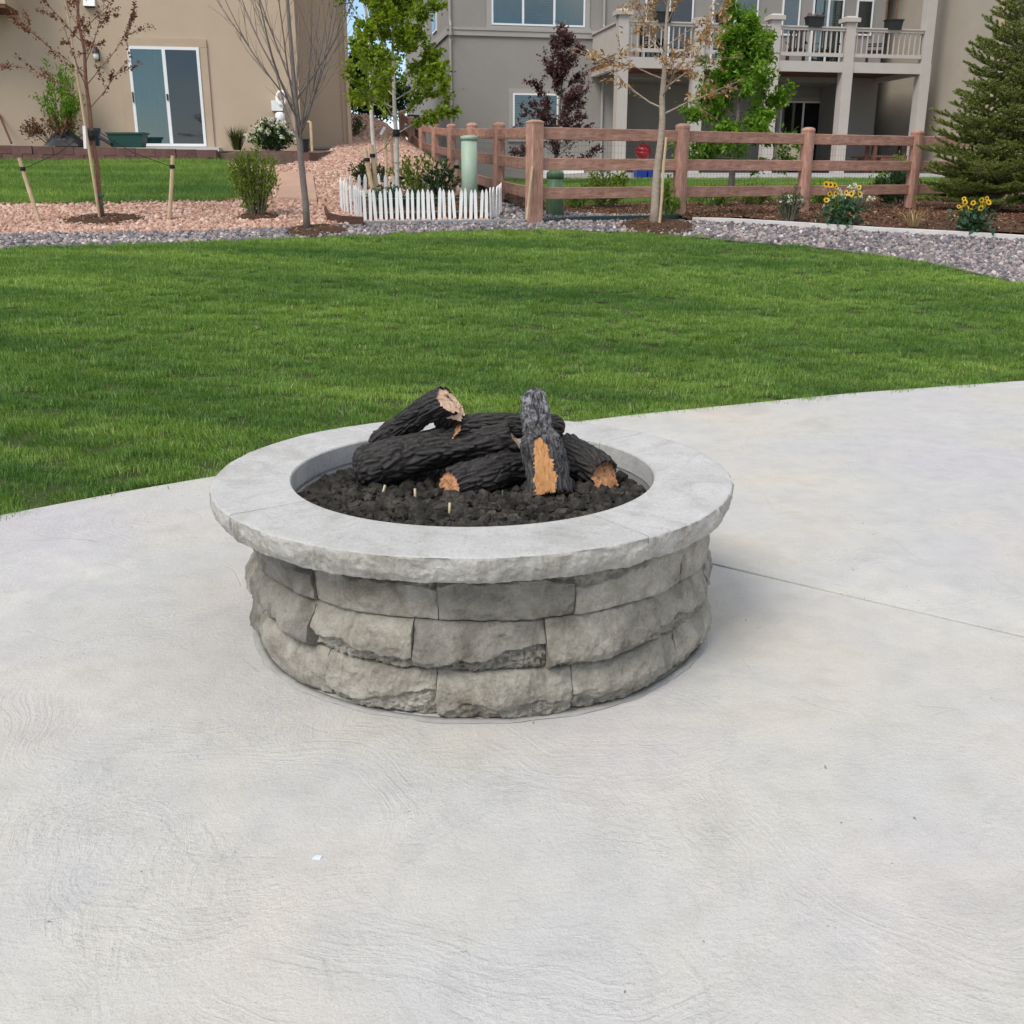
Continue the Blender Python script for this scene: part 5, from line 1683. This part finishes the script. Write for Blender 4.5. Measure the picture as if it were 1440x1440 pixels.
# bamboo pole, ties and tag
k0 = P(141, 312, b.y - .06); k1 = P(92, 0, b.y - .12); k2 = P(84, -40, b.y - .12)
bp_ = thing('support_pole', tuple(k0), 'tall pale support pole tied beside the red leaved young tree', 'pole')
MB().tube([k0, k0.lerp(k1, .4), k0.lerp(k1, .7), k1, k2], [.018, .017, .014, .011, .010], 7).build('rod', M['stake'], bp_)
for py_ in (277, 289): 
    q = P(140, py_, b.y)
    MB().lathe(q, [(.055, 0), (.058, .012), (.055, .03)], 10).build('green_tie', M['greentie'], bp_)
q = P(119, 193, b.y - .10)
MB().box(q, (.035, .006, .26), Matrix.Rotation(.06, 3, 'Y')).build('paper_tag', M['tagwhite'], bp_)
q = P(127, 190, b.y - .03)
MB().lathe(q - Vector((0, 0, .06)), [(.05, 0), (.06, .05), (.045, .11)], 8).build('black_tie', M['strap'], bp_)
# ring of bare soil
def mulch_ring(c, r_, label, n=1400, sc_=1.0):
    m = MB()
    m.v.append((c.x, c.y, T(c.x, c.y) + .07))
    for k in range(28):
        t = 2 * PI * k / 28
        rr = r_ * (1 + .12 * noise.noise(Vector((math.cos(t) * 1.5, math.sin(t) * 1.5, c.x))))
        x, y = c.x + rr * math.cos(t), c.y + rr * math.sin(t) * .9
        x2, y2 = c.x + rr * .6 * math.cos(t), c.y + rr * .6 * math.sin(t) * .9
        m.v.append((x2, y2, T(x2, y2) + .06)); m.v.append((x, y, T(x, y) + .015))
    for k in range(28):
        j = (k + 1) % 28
        m.f.append((0, 1 + 2 * k, 1 + 2 * j)); m.f.append((1 + 2 * k, 2 + 2 * k, 2 + 2 * j, 1 + 2 * j))
    o = m.build('mulch', M['mulchbed'])
    tag(o, label, 'mulch', kind='stuff')
    scatter(o, mulch_chips, 520, .018, .036, int(c.x * 10) % 97, .5)
mulch_ring(b, .55, 'dark mulch ring round the foot of the red leaved young tree')
# stakes with straps
def stake(px0, py0, px1, py1, label, Y=None, r_=.026, strap=True, tie=None, grp=None):
    a = GT(px0, py0) if Y is None else P(px0, py0, Y)
    a.z -= .04
    q = P(px1, py1, a.y)
    root = thing('tree_stake', tuple(a), label, 'stake', grp)
    d = q - a
    MB().tube([a, a + d * .35 + rvec() * .006, a + d * .7 + rvec() * .006, q], [r_, r_ * .97, r_ * .95, r_ * .92], 8).build('post', M['stake'], root)
    if strap:
        s0 = a + d * .84
        MB().lathe(s0 - Vector((0, 0, .02)), [(r_ * 1.25, 0), (r_ * 1.3, .02), (r_ * 1.2, .045)], 10).build('strap', M['strap'], root)
        if tie is not None:
            mid = s0.lerp(tie, .5) - Vector((0, 0, .06))
            MB().tube([s0, mid, tie], .004, 4).build('cord', M['strap'], root)
stake(57, 314, 27, 222, 'slanted pale wooden stake left of the red leaved young tree', tie=Vector((b.x, b.y, b.z + 1.1)))
stake(237, 311, 243, 219, 'pale wooden stake right of the red leaved young tree', tie=Vector((b.x, b.y, b.z + 1.1)))
# bare tree in the middle left
b = GT(432, 328)
bt_root = thing('bare_tree', tuple(b), 'leafless grey young tree standing at the lawn edge', 'tree')
tm, wm_ = MB(), MB()
fork = Vector((b.x - .03, b.y, P(420, 190, b.y).z))
tm.tube([b - Vector((0, 0, .05)), b.lerp(fork, .3) + Vector((.012, 0, 0)), b.lerp(fork, .7), fork, fork + Vector((-.02, 0, .5)), fork + Vector((-.05, .02, 1.6)), fork + Vector((-.04, .02, 2.6))], [.046, .038, .036, .036, .026, .016, .006], 10)
tm.build('trunk', M['trunkgrey'], bt_root, smooth=True)
for k in range(14):
    az = k * 2.399
    p0 = fork + Vector((0, 0, U(-.12, .55)))
    if k < 3: p0 = fork + Vector((0, 0, U(-.10, .05)))
    L = U(1.5, 2.7)
    bp = bpath(p0, hdir(az, U(.75, 1.15)), L, 9, .06, .11)
    wm_.tube(bp, taper(U(.009, .015), .002, 9), 6, False)
    for j in range(6):
        q, d = along(bp, U(.15, .95))
        tw = bpath(q, (d + rvec() * .55).normalized(), U(.25, .8), 5, .08, .09)
        wm_.tube(tw, taper(.004, .0013, 5), 4, False)
        for jj in range(2):
            q2, d2_ = along(tw, U(.2, .9))
            wm_.tube(bpath(q2, (d2_ + rvec() * .6).normalized(), U(.12, .35), 3, .1, .08), taper(.003, .0015, 3), 3, False)
wm_.build('branches', M['trunkgrey'], bt_root)
mulch_ring(Vector((b.x + .1, b.y + .05, b.z)), .40, 'dark mulch patch round the foot of the bare tree')
# dead leaved tree by the fence
b = GT(919, 320)
t_ = P(946, -60, b.y)
tree('dry_tree', 'young tan trunked tree with dry curled leaves before the fence', b, t_, .055, 'dead', 'trunktan', .42, 17, (.25, .95), (1.35, .6), 6, 2600, (.045, .085), .42, .03, .02, .34, wob=.15, clump=1.5)
mulch_ring(Vector((b.x + .03, b.y, b.z)), .50, 'dark mulch mound round the foot of the dry leaved tree')
stake(926.5, 320, 937, 193, 'slim pale stake standing against the dry leaved tree trunk', b.y - .04, .017, False)
# spring green tree inside the pickets
bx_, by_ = P(561, 300, 14.75).x, 14.75
b = Vector((bx_, by_, T(bx_, by_)))
tree('young_tree', 'bright spring green young tree growing inside the picket fence', b, Vector((b.x - .02, b.y, b.z + 3.3)), .036, 'maple', 'trunkpale', .27, 30, (.30, 1.1), (1.0, .55), 8, 22000, (.042, .072), .85, .045, .05, .34, clump=3.0, wob=.10)
stake(529, 292, 513.5, 211, 'thick pale stake with black strap at the left inside the picket fence', 14.5, .032)
stake(534, 292, 522, 204, 'slanted pale stake beside the spring green tree', 14.6, .030, tie=Vector((b.x, b.y, b.z + .95)))
stake(545, 285, 541, 181, 'slim brown stake with white tag behind the picket fence', 15.6, .022, False)
stake(553, 285, 550, 192, 'slim tan stake behind the spring green tree trunk', 15.9, .022, False)
q = P(538, 184, 15.55)
tag(MB().box(q, (.035, .008, .12), Matrix.Rotation(.55, 3, 'Y')).build('plant_tag', M['tagwhite']), 'white plant tag on the slim brown stake', 'tag')
# black tree strap, second pale tree behind
q = P(557, 229, b.y)
tag(MB().lathe(Vector((b.x, b.y, b.z + .88)), [(.042, 0), (.05, .04), (.042, .09)], 10).build('tree_strap', M['strap']), 'black strap round the spring green tree trunk', 'strap')
a0, a1 = P(562, 250, b.y - .03), P(581, 251, b.y + .1)
tag(MB().tube([a0, a1], .022, 6).build('tree_strap', M['strap']), 'black strap stretched right of the spring green tree trunk above the pickets', 'strap')
stake(635, 282, 643, 225, 'broken tan stake left of the pale green utility post', 14.9, .03, True)
b2 = Vector((P(527, 215, 18.5).x, 18.5, T(P(527, 215, 18.5).x, 18.5)))
tree('young_tree', 'slim pale trunked tree with green leaves farther up the gravel slope', b2, Vector((b2.x - .1, b2.y, b2.z + 4.2)), .04, 'maple', 'trunkpale', .36, 16, (.7, 1.1), (1.0, .5), 6, 2600, (.055, .085), .8, .05, .05, .34)
b3 = Vector((P(520, 175, 38).x, 38, T(P(520, 175, 38).x, 38)))
tree('dark_tree', 'dark green tree half hidden behind the beige house corner', b3, Vector((b3.x, b3.y, b3.z + 1.7)), .09, 'darkgreen', 'trunkgrey', .10, 26, (.1, 1.0), (1.6, .6), 6, 9000, (.09, .15), .7, .14, .03, .3)
# green tree in the grey house yard
gx = P(1028, 250, 22.0).x
b = Vector((gx, 22.0, T(gx, 22.0)))
tree('leafy_tree', 'full mid green tree in front of the balcony', b, Vector((b.x + .12, b.y, P(1032, 40, 22).z)), .07, 'midgreen', 'trunkgrey', .20, 34, (.0, 1.0), (1.20, .50), 7, 20000, (.08, .14), .45, .08, .0, .34, clump=1.4)
# purple leaved tree
gx = P(778, 240, 27.0).x
b = Vector((gx, 27.0, T(gx, 27.0)))
tree('purple_tree', 'small purple leaved tree before the grey wall', b, Vector((b.x + .25, b.y, P(805, 62, 27).z)), .05, 'purple', 'trunkgrey', .12, 34, (.25, 1.1), (1.35, .5), 7, 14000, (.055, .085), .7, .06, .03, .34, clump=1.8)

# spruce
sx, sy = P(1397, 305, 15.4).x, 15.4
b = Vector((sx, sy, T(sx, sy)))
sp_ = thing('spruce_tree', tuple(b), 'dense olive green spruce at the right edge of the mulch bed', 'tree')
tm, nm = MB(), MB()
SH = 3.5
tm.tube([b - Vector((0, 0, .05)), b + Vector((0, 0, SH * .5)), b + Vector((0, 0, SH))], [.075, .045, .008], 9)
def needles(path, dens_, l=(.022, .034)):
    L = sum((path[i + 1] - path[i]).length for i in range(len(path) - 1))
    for _ in range(int(L * dens_)):
        q, d = along(path, U(0, 1))
        s_ = d.cross(rvec()).normalized()
        nm.leaf(q, (d * .75 + s_ + Vector((0, 0, .18))).normalized(), U(*l), .0105, None, .1)
z = .16
while z < SH - .1:
    v = z / SH
    Lb = 1.18 * (1 - v) ** .80 * (1 - .25 * max(0, .10 - v) / .10) + .05
    nb = int(lerp(11, 5, v))
    az0 = U(0, 6.28)
    for k in range(nb):
        az = az0 + 2 * PI * k / nb + U(-.2, .2)
        L = Lb * U(.78, 1.12)
        bp = bpath(b + Vector((0, 0, z + U(-.04, .04))), hdir(az, lerp(-.02, .55, v)), L, 6, .05, .035)
        tm.tube(bp, taper(.016 * (1 - v) + .004, .002, 6), 5, False)
        needles(bp, 420)
        ns = int(L / .062)
        for j in range(ns):
            u = (j + .7) / (ns + .4)
            q, d = along(bp, .12 + .86 * u)
            side = d.cross(Vector((0, 0, 1))).normalized() * (1 if j % 2 else -1)
            tl = L * .42 * (1 - u * .75) + .05
            tw = bpath(q, (d * .75 + side + Vector((0, 0, U(-.05, .28)))).normalized(), tl * U(.7, 1.1), 3, .07, .02)
            tm.tube(tw, taper(.004, .0015, 3), 3, False)
            needles(tw, 620)
    z += lerp(.135, .16, v)
tm.build('trunk', M['trunkgrey'], sp_, smooth=True)
nm.build('crown', M['needle'], sp_)

def bush(name, label, c, rx, ry, h, mat, n, lsize, lw=.5, cat='shrub', stems=14, upright=.3, fl=None, flmat=None, fls=(.03, .05), top_only=True, group=None, stemmat='trunkgrey', z0=.05):
    c = Vector(c)
    root = thing(name, tuple(c), label, cat, group)
    tips = []
    tm = MB()
    for i in range(stems):
        az = U(0, 6.28); rr = math.sqrt(random.random())
        e = c + Vector((rx * rr * math.cos(az), ry * rr * math.sin(az), h * U(.65, 1.05) * (1 - .45 * rr * rr)))
        s0 = c + Vector((rx * .18 * math.cos(az), ry * .18 * math.sin(az), -.02))
        mid = s0.lerp(e, .5) + Vector((0, 0, h * .08)) + rvec() * .03
        path = [s0, s0.lerp(mid, .6), mid, mid.lerp(e, .55) + rvec() * .02, e]
        tm.tube(path, taper(.007, .002, 4), 4, False)
        tips.append(path)
    tm.build('stems', M[stemmat], root)
    lm = MB()
    for i in range(n):
        q, d = along(random.choice(tips), U(z0, 1) ** .75)
        l = U(*lsize)
        lm.leaf(q + rvec() * abs(random.gauss(0, rx * .16)), (rvec() + d * .7 + Vector((0, 0, upright))).normalized(), l, l * lw, Vector((0, 0, 1)) + rvec() * .8)
    lm.build('leaves', M[mat], root)
    if fl:
        fm = MB()
        for i in range(fl):
            p_ = random.choice(tips)
            q = p_[-1] + Vector((U(-.5, .5) * rx * .4, U(-.5, .5) * ry * .4, U(-.05, .06) * h))
            for k in range(16):
                fm.leaf(q + rvec() * U(.2, 1) * fls[0], rvec(), U(*fls), fls[0], None)
        fm.build('flowers', M[flmat], root)
    return root
c = GT(362, 308)
bush('shrub', 'rounded olive green shrub in the pink gravel', c, .34, .34, .92, 'shrub', 3900, (.035, .065), .36, stems=40, upright=.5)
mulch_ring(c, .28, 'dark soil ring under the rounded olive green shrub')
c = P(92, 204, 22.2); c.z -= .05
bush('shrub', 'tall loose green shrub against the beige wall', c, .55, .35, 1.75, 'midgreen', 2000, (.07, .11), .35, stems=22)
c = P(78, 204, 21.9)
bush('shrub', 'low shrub with rusty leaves in front of the tall green shrub', c, .62, .22, .55, 'redshrub', 700, (.06, .10), .4, stems=18, z0=.5)
def tuft(name, label, c, n, h, spread, mat, w=.008, cat='grass clump'):
    c = Vector(c)
    m = MB()
    for i in range(n):
        az = U(0, 6.28)
        l = U(.6, 1) * h
        o = Vector((math.cos(az), math.sin(az), 0))
        p0 = c + o * U(0, spread * .3)
        p1 = p0 + o * spread * U(.1, .5) + Vector((0, 0, l * .6))
        p2 = p0 + o * spread * U(.4, 1.1) + Vector((0, 0, l))
        s_ = o.cross(Vector((0, 0, 1))) * w
        m.add([p0 - s_, p0 + s_, p1 + s_ * .8, p1 - s_ * .8, p2], [(0, 1, 2, 3), (3, 2, 4)])
    return tag(m.build(name, M[mat]), label, cat)
c = P(334, 211, 22.6)
tuft('grass_clump', 'dark upright ornamental grass against the beige wall', c, 170, .52, .26, 'darkgrass')
c = P(385, 213, 22.4); c.z -= .02
bush('flowering_bush', 'dark green bush covered with round white flower heads', c, .52, .35, .62, 'darkgreen', 1900, (.05, .08), .6, stems=30, fl=60, flmat='petalwhite', fls=(.038, .052))
q = P(428, 216, 22.3)
pr = thing('flower_pot', tuple(q), 'small dark pot beside the corner of the beige house', 'pot')
MB().lathe(q - Vector((0, 0, .05)), [(.08, 0), (.11, .30), (.12, .30), (.12, .33)], 14).build('body', M['black'], pr)
bush('shrub', 'dark green shrubs at the top of the gravel slope between the houses', (-4.5, 36.4, T(-4.5, 36.4)), 1.5, .6, 1.35, 'darkgreen', 3800, (.08, .13), .6, stems=40)
# inside the picket bed
for (px_, Y, rx, h, mat, lab) in ((590, 15.0, .40, .70, 'shrub', 'loose green shrub behind the picket fence left of the utility post'), (622, 14.6, .32, .55, 'darkgreen', 'dark green shrub inside the picket fence beside the utility post'), (548, 14.2, .34, .26, 'blueleaf', 'low blue green plant inside the front pickets'), (590, 14.1, .28, .22, 'blueleaf', 'low leafy plant inside the picket fence, middle of the bed'), (520, 16.4, .32, .45, 'darkgreen', 'dark green shrub on the gravel behind the picket fence'), (500, 27.5, .5, .5, 'darkgreen', 'dark low hedge at the foot of the slim downspout')):
    gx = P(px_, 290, Y).x
    bush('garden_plant', lab, (gx, Y, T(gx, Y) + .03), rx, rx, h, mat, 900, (.04, .07), .5, stems=18, fl=6 if px_ == 622 else None, flmat='petalwhite', fls=(.015, .025))
# foot of the dry tree
c = GT(937, 308)
bush('garden_plant', 'bright green leafy plant beside the dry leaved tree', c, .17, .17, .52, 'midgreen', 500, (.05, .08), .4, stems=12)
# plants behind the right fence
for (px_, py_, Y, rx, h, mat, lab, n) in ((850, 275, 17.2, .55, .62, 'shrub', 'broad green shrub behind the fence left of the dry leaved tree', 1500), (812, 285, 16.6, .22, .30, 'midgreen', 'small bright plant on the mulch behind the fence', 400), (1000, 290, 17.6, .42, .36, 'midgreen', 'low green plant behind the fence under the leafy tree', 700), (1060, 290, 18.0, .42, .34, 'shrub', 'low olive plant on the mulch behind the fence', 700), (1262, 290, 17.6, .50, .55, 'darkgreen', 'dark green shrub behind the fence near the spruce', 1600), (1262, 262, 25, .45, .75, 'midgreen', 'green shrub at the edge of the neighbouring terrace', 900), (1160, 280, 18.6, .55, .30, 'midgreen', 'bright green ground plant behind the fence near the yellow flowers', 900)):
    gx = P(px_, py_, Y).x
    bush('garden_plant', lab, (gx, Y, T(gx, Y) + .02), rx, rx * .8, h, mat, n, (.05, .085), .45, stems=20)
# right mulch bed
c = GT(1110, 315); c.z += .03
bush('garden_plant', 'fine leaved green clump with flat white flowers by the curb', c, .19, .19, .42, 'darkgreen', 1100, (.035, .05), .18, stems=40, upright=1.0)
m = MB()
for k in range(5):
    q = P(1103 + k * 5.5 + U(-2, 2), 278 + U(-2, 6), c.y)
    for j in range(26): m.leaf(q + Vector((U(-.04, .04), U(-.03, .03), U(-.006, .006))), rvec(), .025, .02)
    m.tube([q, Vector((c.x, c.y, c.z + .2))], .0025, 4, False)
tag(m.build('yarrow_flowers', M['petalwhite']), 'flat white flower heads above the fine leaved green clump', 'flowers')
c = GT(1193, 311); c.z += .03
cw = Vector((P(1193, 300, c.y + 1.2).x, c.y + 1.2, T(c.x, c.y + 1.2)))
bush('flowering_bush', 'pale white flowering bush behind the front sunflower clump', cw, .30, .25, .42, 'blueleaf', 500, (.03, .05), .4, stems=30, fl=60, flmat='petalwhite', fls=(.018, .028))
def sunflowers(c, w, h, n, label):
    c = Vector(c)
    root = thing('sunflower_plant', tuple(c), label, 'flowers')
    tm, lm = MB(), MB()
    for i in range(n):
        e = c + Vector((U(-w, w), U(-.12, .12), h * U(.55, 1.0)))
        tm.tube([c + Vector((U(-.05, .05), U(-.05, .05), 0)), c.lerp(e, .6) + rvec() * .02, e], .004, 4, False)
        n_ = (Vector((U(-.6, .6), -1, U(-.1, .7)))).normalized()
        a = n_.orthogonal().normalized(); bb = n_.cross(a)
        rr = U(.022, .034)
        pm, sm_ = MB(), MB()
        for k in range(12):
            t = 2 * PI * k / 12
            d = a * math.cos(t) + bb * math.sin(t)
            pm.leaf(e + d * rr * .35, (d + n_ * .15).normalized(), rr * .95, rr * .5, n_, .05)
        sm_.lathe(e, [(rr * .42, -.004), (rr * .40, .008), (rr * .2, .012)], 10, Matrix((a, bb, n_)).transposed())
        bl = pm.build('bloom', M['petalyellow'], root)
        sm_.build('seed_head', M['seedhead'], bl)
    for i in range(260):
        q = c + Vector((random.gauss(0, w * .5), random.gauss(0, .09), U(.02, h * .62)))
        l = U(.05, .10)
        lm.leaf(q, rvec() + Vector((0, 0, -.2)), l, l * .65, Vector((0, 0, 1)) + rvec() * .5)
    tm.build('stems', M['shrub'], root); lm.build('leaves', M['blueleaf'], root)
sunflowers(GT(1181, 321) + Vector((0, 0, .03)), .24, .48, 12, 'yellow sunflower clump beside the fine leaved green clump')
sunflowers(GT(1366, 330) + Vector((0, 0, .03)), .20, .42, 13, 'yellow sunflower clump below the spruce at the right edge')
c = GT(1284, 322); c.z += .03
tuft('grass_clump', 'dry tan grass tuft in the mulch between the sunflower clumps', c, 46, .26, .20, 'dry', .005)
c = GT(1224, 252); 
# tall blades near the terrace at the right
gx = P(1265, 250, 24).x
tuft('grass_clump', 'pale upright leaves behind the right fence post', (gx, 24, T(gx, 24)), 60, .7, .3, 'blueleaf', .02)
